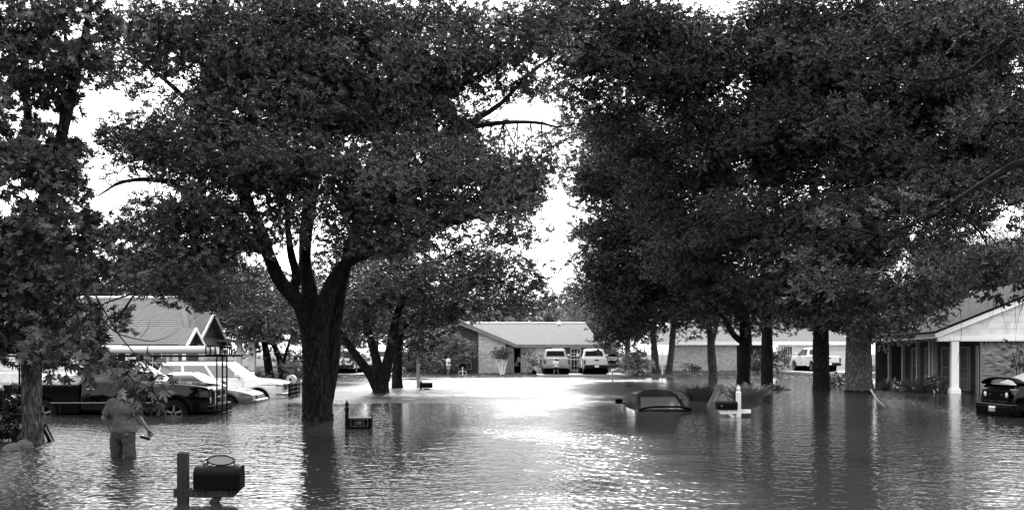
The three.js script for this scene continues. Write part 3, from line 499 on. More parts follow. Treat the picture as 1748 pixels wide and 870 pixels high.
// --- the twin tree on the lawn at the far left, and the crowns behind the houses
{
  const t = treeBase('lawn_tree', 'small leafy tree with two leaning dark stems on the lawn behind the white car', 470, 648, 61);
  wood(t, 'trunk', [[463, 654, 61, 0.34], [460, 640, 61, 0.3], [455, 610, 61, 0.26], [450, 580, 61, 0.2], [440, 530, 61, 0.1]], M.barkDark, { rough: 0.02, skip: 8 });
  wood(t, 'trunk', [[484, 654, 61, 0.36], [482, 635, 61, 0.3], [474, 605, 61, 0.2], [462, 580, 61, 0.14]], M.barkDark, { rough: 0.02, skip: 10 });
  wood(t, 'branch', [[482, 625, 61, 0.14], [490, 595, 61, 0.1], [505, 550, 61, 0.05]], M.barkDark);
  foliage(t, [[430, 545, 60, 64, 40, 3], [490, 550, 60, 50, 40, 3], [400, 500, 60, 50, 40, 3], [470, 500, 60, 70, 40, 3], [500, 610, 62, 22, 34, 1.4, 0.9], [420, 590, 61, 40, 22, 2, 0.7], [590, 560, 62, 60, 40, 3], [590, 600, 63, 40, 18, 2, 0.7]],
    { seed: 61, density: 0.36, puff: 0.95, per: 32, kind: 'oval', material: LEAF.mid, leaf: 0.16, limbs: limbsOf.get(t), twigs: 0.4 });
}
function backTree(label, px, py, d, h, w, material, seed, o = {}) {
  const p = at(px, 640, d).setY(0.2), t = thing('background_tree', label, 'tree', p, 0, o.group);
  const top = p.clone().setY(h), r = random(seed);
  part('trunk', sweep([V(0, -0.3, 0), V(0.2, h * 0.4, 0), V(0, h * 0.9, 0)], [0.3, 0.22, 0.06], 8, 10), M.barkMid, t);
  const limbs = []; for (let k = 0; k < 8; k++) limbs.push(V(p.x, h * (0.3 + 0.07 * k), p.z));
  const blobs = [], S = FOCAL / d; for (let k = 0; k < (o.n || 7); k++) { const f = (k + 0.5) / (o.n || 7), y = h * mixn(o.low ?? 0.3, 0.92, f), half = w * Math.sin(Math.PI * mixn(0.25, 0.93, f)); blobs.push([px + rr(r, -0.6, 0.6) * half * S, HORIZON - (y - EYE) * S, d + rr(r, -1, 1), half * S * rr(r, 0.6, 0.9), h * 0.13 * S, half * 0.8]); }
  foliage(t, blobs, { seed: seed + 1, density: 0.17, puff: 1.35, per: 34, kind: 'oval', material, leaf: 0.25, limbs, twigs: 0.3, ...o.leaves });
}
for (const [label, px, d, h, w, m, seed, o] of [
  ['tall leafy tree behind the left house at the frame edge', 20, 72, 15, 5, LEAF.mid, 101, {}],
  ['broad leafy tree behind the left house roof', 150, 76, 12, 6, LEAF.mid, 103, {}],
  ['leafy tree behind the right end of the left house roof', 262, 74, 12.5, 5.5, LEAF.mid, 105, {}],
  ['leafy tree behind the gables of the left house', 370, 78, 12, 6, LEAF.mid, 107, {}],
  ['bushy tree behind the white rear-facing car', 520, 92, 11, 6, LEAF.pale, 109, {}],
  ['bushy tree behind the three-stemmed tree', 640, 94, 11, 6, LEAF.pale, 111, {}],
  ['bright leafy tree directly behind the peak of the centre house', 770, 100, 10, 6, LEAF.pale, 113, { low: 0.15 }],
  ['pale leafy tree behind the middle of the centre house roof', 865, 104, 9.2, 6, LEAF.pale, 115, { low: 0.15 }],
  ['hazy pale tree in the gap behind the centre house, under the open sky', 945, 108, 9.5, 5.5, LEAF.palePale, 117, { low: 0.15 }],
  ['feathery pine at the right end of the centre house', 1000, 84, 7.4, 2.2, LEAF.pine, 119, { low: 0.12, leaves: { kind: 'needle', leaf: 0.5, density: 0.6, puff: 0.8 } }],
  ['leafy tree behind the stop sign and the flowering bush', 1070, 96, 12, 6, LEAF.mid, 121, {}],
  ['leafy tree behind the brick wall of the right-hand far house', 1200, 98, 14, 7, LEAF.mid, 123, {}],
  ['leafy tree behind the white garage of the far right house', 1380, 96, 15, 7, LEAF.mid, 125, {}],
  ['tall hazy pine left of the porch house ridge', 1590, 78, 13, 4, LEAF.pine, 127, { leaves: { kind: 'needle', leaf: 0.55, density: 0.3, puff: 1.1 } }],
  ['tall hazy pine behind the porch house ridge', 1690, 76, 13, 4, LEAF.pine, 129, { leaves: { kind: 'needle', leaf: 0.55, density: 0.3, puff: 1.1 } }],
  ['leafy tree behind the porch house at the right frame edge', 1800, 74, 15, 6, LEAF.mid, 131, {}],
  ['big leafy tree behind the near black trunks on the right', 1480, 92, 16, 6, LEAF.mid, 133, {}],
]) backTree(label, px, 640, d, h, w, m, seed, o);

{ // unseen leaf mass added behind the camera to block sky light and darken reflections
  const r = random(151), N = 9000, base = new THREE.Group(); const im = new THREE.InstancedMesh(SPRIG.oval, LEAF.oak, N);
  im.name = 'added_woods'; im.userData.kind = 'stuff'; im.userData.label = 'unseen wood added behind the view to block sky light'; im.castShadow = im.receiveShadow = true;
  for (let i = 0; i < N; i++) { const x = rr(r, -60, 60), top = 6.5 + 2 * perlin.noise(x * 0.13, 2, 5), y = rr(r, -0.3, top), z = 17 + 3.4 * perlin.noise(x * 0.2, y * 0.2, 8) + rr(r, -1.2, 1.2) + 0.006 * x * x * -1; _q.setFromEuler(_e.set(r() * 6, r() * 6, r() * 6)); const s = rr(r, 0.5, 0.9); im.setMatrixAt(i, _m.compose(V(x, y, z), _q, V(s, s, s))); im.setColorAt(i, grey(rr(r, 0.7, 1.3))); }
  scene.add(im);
}
// ---------------------------------------------------------------- houses
const tintSeed = random(301);
// running bond of single bricks, w by h, in the plane z = 0 facing +z of its own frame
function brickwork(parent, matrix, w, h, tone, spread, seed, keep = () => true, soldier = false) {
  const r = random(seed), cells = [], bw = 0.215, bh = 0.075;
  for (let j = 0; j * bh < h - 0.03; j++) {
    const top = soldier && (j + 3) * bh >= h;
    if (top) { for (let i = 0; i * 0.075 < w - 0.04; i++) cells.push([(i + 0.5) * 0.075, j * bh + 0.107, 0.3, 2.9]); break; }
    for (let i = j % 2 ? -0.5 : 0; i * bw < w - 0.05; i++) { const a = Math.max(0, i * bw), b = Math.min(w, (i + 1) * bw); if (b - a > 0.05 && keep((a + b) / 2, (j + 0.5) * bh)) cells.push([(a + b) / 2, (j + 0.5) * bh, (b - a) / bw, 1]); }
  }
  const im = new THREE.InstancedMesh(box(0.205, 0.064, 0.03), M.brickFace, cells.length); im.name = 'brick'; im.userData.kind = 'stuff'; im.castShadow = im.receiveShadow = true;
  cells.forEach(([x, y, s, t], i) => { im.setMatrixAt(i, new THREE.Matrix4().makeTranslation(x, y, rr(r, 0.006, 0.012)).multiply(new THREE.Matrix4().makeScale(s === 0.3 ? 0.32 : s, t === 1 ? 1 : 3.1, 1)).premultiply(matrix)); im.setColorAt(i, grey(tone * (1 + spread * (r() + r() - 1)))); });
  parent.add(im); return im;
}
const frame3 = (x, y, z, ry = 0) => new THREE.Matrix4().makeRotationY(ry).setPosition(x, y, z);
// courses of shingles over a four-cornered slope: eave left, eave right, ridge right, ridge left
function shingles(parent, a, b, c, d, n, material, name = 'shingle_course') {
  const nrm = b.clone().sub(a).cross(d.clone().sub(a)).normalize();
  if (nrm.y < 0) nrm.negate();
  for (let i = 0; i < n; i++) {
    const f = i / n, g = (i + 1.25) / n, L = (t) => a.clone().lerp(d, Math.min(t, 1)), Rr = (t) => b.clone().lerp(c, Math.min(t, 1));
    const p = [L(f).addScaledVector(nrm, 0.035), Rr(f).addScaledVector(nrm, 0.035), Rr(g).addScaledVector(nrm, 0.008), L(g).addScaledVector(nrm, 0.008)];
    part(name, slab(p, 0.03), material, parent);
  }
}
function windowUnit(parent, matrix, w, h, o = {}) { // in the plane z = 0 facing +z, centred at the matrix
  const f = part('window', [box(w + 0.12, 0.07, 0.07, 0, h / 2 + 0.035, 0.02), box(w + 0.16, 0.06, 0.11, 0, -h / 2 - 0.03, 0.035), box(0.06, h, 0.07, -w / 2 - 0.03, 0, 0.02), box(0.06, h, 0.07, w / 2 + 0.03, 0, 0.02), box(w, 0.045, 0.05, 0, 0, 0.018), ...(o.muntins || []).map((x) => box(0.025, h, 0.03, x * w, 0, 0.016)), ...(o.rows || []).map((y) => box(w, 0.025, 0.028, 0, y * h, 0.016))], o.frame || M.trim, parent);
  f.applyMatrix4(matrix);
  part('pane', box(w, h, 0.012, 0, 0, 0.003), o.glass || M.glass, f);
  if (o.shutters) for (const s of [-1, 1]) { const g = [box(0.36, h + 0.1, 0.035, s * (w / 2 + 0.27), 0, 0.02)]; for (let k = 0; k < 9; k++) g.push(box(0.3, 0.05, 0.02, s * (w / 2 + 0.27), (k - 4) * h / 9, 0.042, 0, 0.4)); const sh = part('shutter', g, o.shutters, parent); sh.applyMatrix4(matrix); }
  return f;
}
// --- the flooded porch house on the right
{
  const p0 = at(1600, 602, 38.5).setY(0), h = thing('porch_house', 'flooded house at the right with white gable, brick front and columned porch', 'house', p0, -0.228);
  const E = 2.66, HW = 6.2, SL = 0.43, LEN = 17;
  const roofL = part('roof', slab([V(-0.02, E - 0.02, 0.02), V(HW, E + SL * HW - 0.01, 0.02), V(HW, E + SL * HW - 0.01, -LEN), V(-0.02, E - 0.02, -LEN)].reverse(), 0.1), M.shingleShaded, h);
  shingles(roofL, V(-0.05, E, -LEN), V(-0.05, E, 0.05), V(HW, E + SL * HW, 0.05), V(HW, E + SL * HW, -LEN), 26, M.shingleShaded);
  part('roof', slab([V(HW, E + SL * HW, 0.04), V(2 * HW, E, 0.04), V(2 * HW, E, -LEN), V(HW, E + SL * HW, -LEN)], 0.12), M.shingleShaded, h);
  part('ridge_cap', [bar(V(HW, E + SL * HW + 0.06, 0.05), V(HW, E + SL * HW + 0.06, -LEN), 0.07, 6)], M.shingle, roofL);
  const vent = part('roof_vent', [cyl(0.06, 0.06, 0.4, 5.4, E + SL * 5.4 + 0.2, -15.6, 8), cyl(0.12, 0.05, 0.08, 5.4, E + SL * 5.4 + 0.42, -15.6, 8)], M.trim, roofL);
  // gable boards
  for (let k = 0; k < 9; k++) { const y0 = E - 0.14 + 0.3 * k, y1 = y0 + 0.298, x0 = Math.max(0, (y0 - E + 0.2) / SL), x1 = Math.max(0, (y1 - E + 0.2) / SL); if (x1 > HW) break; part('gable_board', slab([V(x0 + 0.05, y0, -0.2), V(2 * HW - x0 - 0.05, y0, -0.2), V(2 * HW - x1 - 0.05, y1, -0.212), V(x1 + 0.05, y1, -0.212)], 0.03), M.siding, h); }
  part('rake_board', [extrude([[-0.05, E - 0.2], [0.08, E - 0.2], [HW, E + SL * HW - 0.25], [HW, E + SL * HW - 0.03], [-0.05, E - 0.03]], 0.05).translate(0, 0, -0.03)], M.trim, h);
  part('gable_frieze', [box(2 * HW - 0.1, 0.2, 0.06, HW, E - 0.24, -0.16), box(HW * 2 - 0.2, 0.04, 0.5, HW, E - 0.36, -0.4)], M.trim, h);
  part('fascia', [box(0.05, 0.22, LEN - 0.1, 0.0, E - 0.13, -LEN / 2 - 0.03), box(1.9, 0.03, LEN - 0.4, 1.0, E - 0.25, -LEN / 2 - 0.3)], M.trimGrey, h);
  // front brick wall and porch wall
  part('wall', [box(10.2, 3.6, 0.2, 7.0, 0.6, -0.55)], M.mortar, h);
  brickwork(h, frame3(1.9, -0.6, -0.45), 7, 2.9, 0.26, 0.8, 311, undefined, true);
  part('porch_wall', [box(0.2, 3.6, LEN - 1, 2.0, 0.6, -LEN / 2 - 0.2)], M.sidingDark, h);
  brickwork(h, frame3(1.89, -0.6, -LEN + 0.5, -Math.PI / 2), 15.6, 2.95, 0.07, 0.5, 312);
  for (const z of [-2.9, -6.3, -9.9, -13.4]) windowUnit(h, frame3(1.85, 1.05, z, -Math.PI / 2), 1.1, 1.9, { muntins: [-0.25, 0, 0.25], rows: [-0.25, 0.25], frame: M.trimGrey, shutters: M.sidingGrey });
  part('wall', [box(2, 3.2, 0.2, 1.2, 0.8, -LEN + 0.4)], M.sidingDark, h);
  const d = part('door', [box(0.05, 2.1, 0.95, 1.86, 1.1, -4.6)], M.sidingGrey, h); part('handle', new THREE.SphereGeometry(0.04, 8, 6).translate(1.8, 0.95, -4.25), M.chrome, d);
  part('panel', [box(0.05, 2.2, 0.36, 1.86, 1.0, -0.95)], M.trimGrey, h);
  const col = (z, x, w, m) => { const c = part('porch_column', [box(w, 3.1, w, x, 0.95, z, 0.01), box(w + 0.1, 0.1, w + 0.1, x, 2.36, z), box(w + 0.13, 0.22, w + 0.13, x, 0.1, z, 0.02), box(w + 0.05, 0.05, w + 0.05, x, 0.24, z)], m, h); return c; };
  col(-0.3, 0.78, 0.3, M.trim); for (const z of [-3.2, -6.6, -10.2, -14.2]) col(z, 0.6, 0.17, M.trimGrey);
  col(-4.1, 0.75, 0.36, M.trimGrey);
}
// --- the house at the end of the street
{
  const X = (px) => (px - MID) * 71 / FOCAL, h = thing('brick_ranch_house', 'low house at the street end with brick gable wing and two pickups before it', 'house', V(0, 0.05, -71));
  const E = 2.4, RX = -4.15, RY = 4.3;
  const roof = part('roof', [slab([V(0.35, E, -0.3), V(7.2, E, -0.3), V(6.4, RY, -6.2), V(RX, RY, -6.2)], 0.12), slab([V(0.35, E, 0.95), V(0.35, E, -0.3), V(RX, RY, -6.2), V(RX, RY, 0.95)], 0.12), slab([V(RX, RY, 0.95), V(RX, RY, -6.2), V(-8.8, E, -0.3), V(-8.8, E, 0.95)], 0.12), slab([V(7.2, E, -0.3), V(7.2, E, -11), V(6.4, RY, -6.2)], 0.1), slab([V(6.4, RY, -6.2), V(7.2, E, -11), V(-8.8, E, -11), V(RX, RY, -6.2)], 0.1)], M.shingle, h);
  part('ridge_cap', [bar(V(RX, RY + 0.04, -6.2), V(6.4, RY + 0.04, -6.2), 0.07, 6), bar(V(RX, RY + 0.04, 0.9), V(RX, RY + 0.04, -6.2), 0.07, 6)], M.trim, roof);
  part('roof_vent', [cyl(0.14, 0.1, 0.3, RX + 0.4, RY + 0.05, -5.8, 8), cyl(0.16, 0.1, 0.3, 4.1, RY + 0.05, -5.9, 8)], M.trim, roof);
  part('rake_board', [extrude([[RX, RY - 0.36], [0.42, E - 0.3], [0.42, E - 0.06], [RX, RY - 0.08]], 0.06).translate(0, 0, 0.96), extrude([[RX, RY - 0.36], [RX, RY - 0.08], [-8.85, E - 0.06], [-8.85, E - 0.3]], 0.06).translate(0, 0, 0.96)], M.sidingGrey, h);
  part('fascia', [box(6.9, 0.2, 0.06, 3.75, E - 0.12, -0.28), box(6.9, 0.03, 0.6, 3.75, E - 0.24, -0.55)], M.sidingGrey, h);
  const gable = (x) => (x < RX ? RY - (RX - x) * (RY - E) / (RX + 8.8) : RY - (x - RX) * (RY - E) / (0.35 - RX)) - 0.16;
  part('wall', [extrude([[-8.2, -0.5], [0.05, -0.5], [0.05, gable(0.05)], [RX, gable(RX)], [-8.2, gable(-8.2)]], 0.2).translate(0, 0, 0.3), box(0.2, 2.9, 0.9, 0.02, 0.85, -0.2)], M.sidingDark, h);
  part('wall', [box(6.6, 2.9, 0.2, 3.4, 0.8, -0.9)], M.mortar, h);
  const b0 = X(817), b1 = X(863);
  part('brick_panel', extrude([[b0, -0.4], [b1, -0.4], [b1, gable(b1)], [b0, gable(b0)]], 0.06).translate(0, 0, 0.43), M.mortar, h);
  brickwork(h, frame3(b0, -0.4, 0.465), b1 - b0, 4.4, 0.78, 0.4, 321, (u, v) => v - 0.4 < gable(b0 + u) - 0.05);
  part('wall_panel', [box(X(877) - b1, 2.7, 0.05, (X(877) + b1) / 2, 0.85, 0.42)], M.sidingGrey, h);
  windowUnit(h, frame3((X(783) + X(804)) / 2, 0.95, 0.42), 0.95, 1.0, { frame: M.trimGrey });
  part('entry', [box(0.5, 2.5, 0.06, 0.45, 0.9, -0.75)], M.interior, h);  // flat black sheet painted in for the shade of the door recess
  brickwork(h, frame3(X(886), -0.4, -0.79), X(914) - X(886), 2.7, 0.72, 0.35, 322);
  const panel = (a, b, m, y0 = 0.1, y1 = 2.15) => part('wall_panel', [box(X(b) - X(a), y1 - y0, 0.06, (X(a) + X(b)) / 2, (y0 + y1) / 2, -0.77)], m, h);
  panel(914, 931, M.siding); panel(932, 943, M.sidingDark); panel(944, 963, M.siding); panel(964, 975, M.sidingDark); panel(993, 1003, M.sidingDark); panel(1004, 1024, M.siding);
  windowUnit(h, frame3(X(984), 1.2, -0.78), 0.72, 1.7, { muntins: [-0.17, 0.17], rows: [-0.3, 0.15, 0.3] });
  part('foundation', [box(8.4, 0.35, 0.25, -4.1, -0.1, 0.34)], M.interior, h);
}
// --- the long house at the far right
{
  const D = 76, X = (px) => (px - MID) * D / FOCAL, h = thing('white_garage_house', 'long far house on the right with pale fascia, brick wall and white garage end', 'house', V(0, 0.1, -D));
  const E = 2.62, x0 = X(1128), x1 = X(1452);
  part('roof', [slab([V(x0 - 0.4, E, 0.5), V(x1 + 0.4, E, 0.5), V(x1 - 2.5, 4.9, -5), V(x0 + 2.5, 4.9, -5)], 0.12), slab([V(x1 + 0.4, E, 0.5), V(x1 + 0.4, E, -10), V(x1 - 2.5, 4.9, -5)], 0.12), slab([V(x0 - 0.4, E, -10), V(x0 - 0.4, E, 0.5), V(x0 + 2.5, 4.9, -5)], 0.12)], M.shingle, h);
  part('fascia', [box(x1 - x0 + 0.8, 0.3, 0.06, (x0 + x1) / 2, E - 0.12, 0.5)], M.trim, h);
  part('soffit', [box(x1 - x0 + 0.6, 0.03, 0.5, (x0 + x1) / 2, E - 0.27, 0.22)], M.trim, h);
  const a = X(1146), b = X(1258);
  part('wall', [box(b - a, 3.2, 0.2, (a + b) / 2, 0.95, -0.1), box(0.2, 3.2, 4, b - 0.1, 0.95, -2.1)], M.mortar, h);
  brickwork(h, frame3(a, -0.5, 0.01), b - a, 3.05, 0.6, 0.4, 331);
  part('wall', [box(X(1330) - b, 3, 0.2, (X(1330) + b) / 2, 0.9, -4)], M.sidingDark, h);
  part('wall', [box(x1 - X(1330), 3.2, 0.2, (x1 + X(1330)) / 2, 0.95, -0.1)], M.siding, h);
  brickwork(h, frame3(X(1330), -0.5, 0.012), X(1366) - X(1330), 1.2, 0.55, 0.25, 332);
  windowUnit(h, frame3(X(1345), 1.45, 0.03), 0.7, 1.5, { muntins: [-0.25, 0, 0.25], glass: M.glass });
  for (let k = 0; k < 9; k++) part('garage_board', box(0.15, 2.2, 0.03, X(1416) + 0.09 + k * 0.157, 1.2, 0.02), M.siding, h);
  part('post', [box(0.12, 2.6, 0.12, X(1100), 1.1, 0.3)], M.trim, h);
}
// --- the house behind the cars at the left
{
  const h = thing('gabled_house', 'shingled house with two small gables at the left, behind the parked cars', 'house', V(-19.6, 0, -52));
  const E = 2.28, rx = -1.6, rz = -5, ry = 5.3;
  const roof = part('roof', slab([V(-24, E - 0.05, 0), V(0, E - 0.05, 0), V(rx, ry - 0.05, rz), V(-24, ry - 0.05, rz)], 0.12), M.shingle, h);
  shingles(roof, V(-24, E, 0.03), V(0, E, 0.03), V(rx, ry, rz), V(-24, ry, rz), 22, M.shingle);
  part('ridge_cap', bar(V(-24, ry + 0.05, rz), V(rx, ry + 0.05, rz), 0.08, 6), M.trim, roof);
  part('roof', [slab([V(0, E, 0), V(0, E, -10), V(rx, ry, rz)], 0.12), slab([V(0, E, -10), V(-24, E, -10), V(-24, ry, rz), V(rx, ry, rz)], 0.12)], M.shingle, h);
  part('fascia', [box(24, 0.2, 0.05, -12, E - 0.14, 0.02), box(24, 0.03, 0.5, -12, E - 0.25, -0.25)], M.trim, h);
  part('wall', [box(24, 3.3, 0.2, -12, 0.4, -0.5), box(0.2, 3.2, 9, -0.3, 0.4, -5)], M.siding, h);
  for (const x of [-1.9, -4.0]) windowUnit(h, frame3(x, 1.2, -0.38), 1.5, 1.1, { muntins: [-0.17, 0.17] });
  part('wall_post', [box(0.16, 2.5, 0.1, -0.6, 0.8, -0.34), box(0.16, 2.5, 0.1, -0.95, 0.8, -0.34)], M.sidingGrey, h);
  for (const [x, w] of [[-6.8, 1.9], [-10.4, 1.9]]) { const g = part('garage_door', box(w, 2.1, 0.06, x, 0.9, -0.37), M.trim, h); for (let i = 0; i < 3; i++) for (let j = 0; j < 3; j++) part('door_panel', box(w / 3 - 0.08, 0.55, 0.03, x + (i - 1) * w / 3, 0.3 + j * 0.66, -0.325, 0.01), M.siding, g); }
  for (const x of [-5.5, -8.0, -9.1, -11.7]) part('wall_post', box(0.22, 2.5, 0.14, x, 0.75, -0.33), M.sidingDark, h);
  const gable = (gx, zc, half, eave, top, back) => {
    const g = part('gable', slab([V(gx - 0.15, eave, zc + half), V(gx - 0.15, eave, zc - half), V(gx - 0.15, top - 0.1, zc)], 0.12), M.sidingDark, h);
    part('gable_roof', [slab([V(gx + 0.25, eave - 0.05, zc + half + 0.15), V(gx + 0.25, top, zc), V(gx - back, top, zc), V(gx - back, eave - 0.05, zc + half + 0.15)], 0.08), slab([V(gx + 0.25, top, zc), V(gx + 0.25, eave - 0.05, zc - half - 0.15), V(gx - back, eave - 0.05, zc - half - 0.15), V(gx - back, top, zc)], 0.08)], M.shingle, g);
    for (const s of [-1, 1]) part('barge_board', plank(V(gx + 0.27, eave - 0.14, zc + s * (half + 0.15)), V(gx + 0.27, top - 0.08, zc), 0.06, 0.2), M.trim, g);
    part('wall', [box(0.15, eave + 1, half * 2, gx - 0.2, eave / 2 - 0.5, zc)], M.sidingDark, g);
    return g;
  };
  const g1 = gable(0.25, -1.5, 1.45, E, 3.3, 3.5); const g2 = gable(-0.1, -5.8, 3.1, 2.2, 4.45, 5);
  for (const [x, z] of [[0.3, -0.1], [0.3, -2.9]]) part('gable_post', box(0.18, 2.8, 0.18, x, 0.9, z), M.trim, h);
  for (const [px, d, w] of [[408, 60, 0.32], [430, 60, 0.42]]) { const p = at(px, 600, d).sub(h.position); part('entry_column', [box(w, 3.4, w, p.x, 0.9, p.z, 0.01), box(w + 0.12, 0.14, w + 0.12, p.x, 0.35, p.z), box(w + 0.12, 0.14, w + 0.12, p.x, 2.5, p.z)], M.trim, h); }
  part('entry_roof', slab([V(-0.5, 2.66, -7), V(3.2, 2.66, -7), V(3.2, 2.66, -11), V(-0.5, 2.66, -11)].reverse(), -0.15), M.shingle, h);
}
// --- driveways
structure('driveway', [box(6.6, 0.3, 5.6, 5.2, 0.02, -67.6)], M.concrete);
structure('driveway', [box(5.6, 0.36, 7.6, 25.2, 0.12, -70.6)], M.concrete);
structure('driveway', [box(6, 0.3, 7, -12.2, 0.02, -70.5)], M.concrete);
// ---------------------------------------------------------------- vehicles
// own frame: x forward, y up from the road, z to the right-hand side
const KIND = {
  pickup: { xf: 2.85, xr: -2.85, W: 1.98, sill: 0.42, belt: 1.24, roof: 1.88, wheel: [1.83, -1.72, 0.4], base: [-0.78, 1.32], top: [-0.62, 0.42], hood: [1.2, 1.3, 1.12], panes: [[0.06, 0.48], [0.53, 0.95]], bed: -0.82 },
  suv: { xf: 2.58, xr: -2.55, W: 1.98, sill: 0.4, belt: 1.2, roof: 1.87, wheel: [1.62, -1.5, 0.39], base: [-2.5, 1.2], top: [-2.26, 0.36], hood: [1.1, 1.24, 1.08], panes: [[0.03, 0.3], [0.34, 0.63], [0.67, 0.95]] },
  sedan: { xf: 2.3, xr: -2.3, W: 1.78, sill: 0.3, belt: 0.92, roof: 1.42, wheel: [1.4, -1.35, 0.32], base: [-1.65, 1.05], top: [-0.95, 0.2], hood: [1.0, 0.95, 0.76], trunk: 0.95, panes: [[0.14, 0.5], [0.54, 0.93]] },
};
function ringGeometry(rings) { // closed rings of equal length, lofted, with a cap on the last
  const n = rings[0].length, pos = [], idx = []; rings.flat().forEach((p) => pos.push(p.x, p.y, p.z));
  for (let k = 0; k < rings.length - 1; k++) for (let i = 0; i < n; i++) { const a = k * n + i, b = k * n + (i + 1) % n; idx.push(a, b, a + n, b, b + n, a + n); }
  const c = rings[rings.length - 1].reduce((s, p) => s.add(p), V(0, 0, 0)).multiplyScalar(1 / n); pos.push(c.x, c.y, c.z); for (let i = 0; i < n; i++) idx.push((rings.length - 1) * n + i, (rings.length - 1) * n + (i + 1) % n, pos.length / 3 - 1);
  const g = new THREE.BufferGeometry(); g.setAttribute('position', new THREE.Float32BufferAttribute(pos, 3)); g.setIndex(idx); g.computeVertexNormals(); return g;
}
function roundedRing(x0, x1, hw, y, r) {
  const out = []; for (const [cx, cz, a0] of [[x1 - r, hw - r, 0], [x0 + r, hw - r, 90], [x0 + r, -hw + r, 180], [x1 - r, -hw + r, 270]]) for (let k = 0; k <= 4; k++) { const a = (a0 + k * 22.5) * Math.PI / 180; out.push(V(cx + r * Math.cos(a), y, cz + r * Math.sin(a))); }
  return out;
}
function paneQuad(c, u0, u1, v0, v1, lift) { // c: bottom a, bottom b, top b, top a
  const P = (u, v) => c[0].clone().lerp(c[1], u).lerp(c[3].clone().lerp(c[2], u), v), n = c[1].clone().sub(c[0]).cross(c[3].clone().sub(c[0])).normalize();
  return { q: [P(u0, v0), P(u1, v0), P(u1, v1), P(u0, v1)], n, lift };
}
const wheelGeo = {};
function wheelShapes(r) {
  if (!wheelGeo[r]) {
    const w = 0.25, tyre = lathe([[r * 0.62, -w / 2], [r * 0.9, -w / 2 + 0.01], [r * 0.98, -w / 2 + 0.035], [r, -w / 2 + 0.07], [r, w / 2 - 0.07], [r * 0.98, w / 2 - 0.035], [r * 0.9, w / 2 - 0.01], [r * 0.62, w / 2]], 28).rotateX(Math.PI / 2);
    const rim = [lathe([[r * 0.64, -0.1], [r * 0.64, 0.1], [r * 0.58, 0.105], [r * 0.56, 0.03], [r * 0.14, 0.05], [0.001, 0.06]], 24).rotateX(Math.PI / 2)];
    for (let k = 0; k < 5; k++) rim.push(box(r * 0.5, r * 0.16, 0.05, r * 0.33, 0, 0.07, 0.012).rotateZ(k * 2 * Math.PI / 5 + 0.3));
    wheelGeo[r] = { tyre, rim: merge(rim) };
  }
  return wheelGeo[r];
}
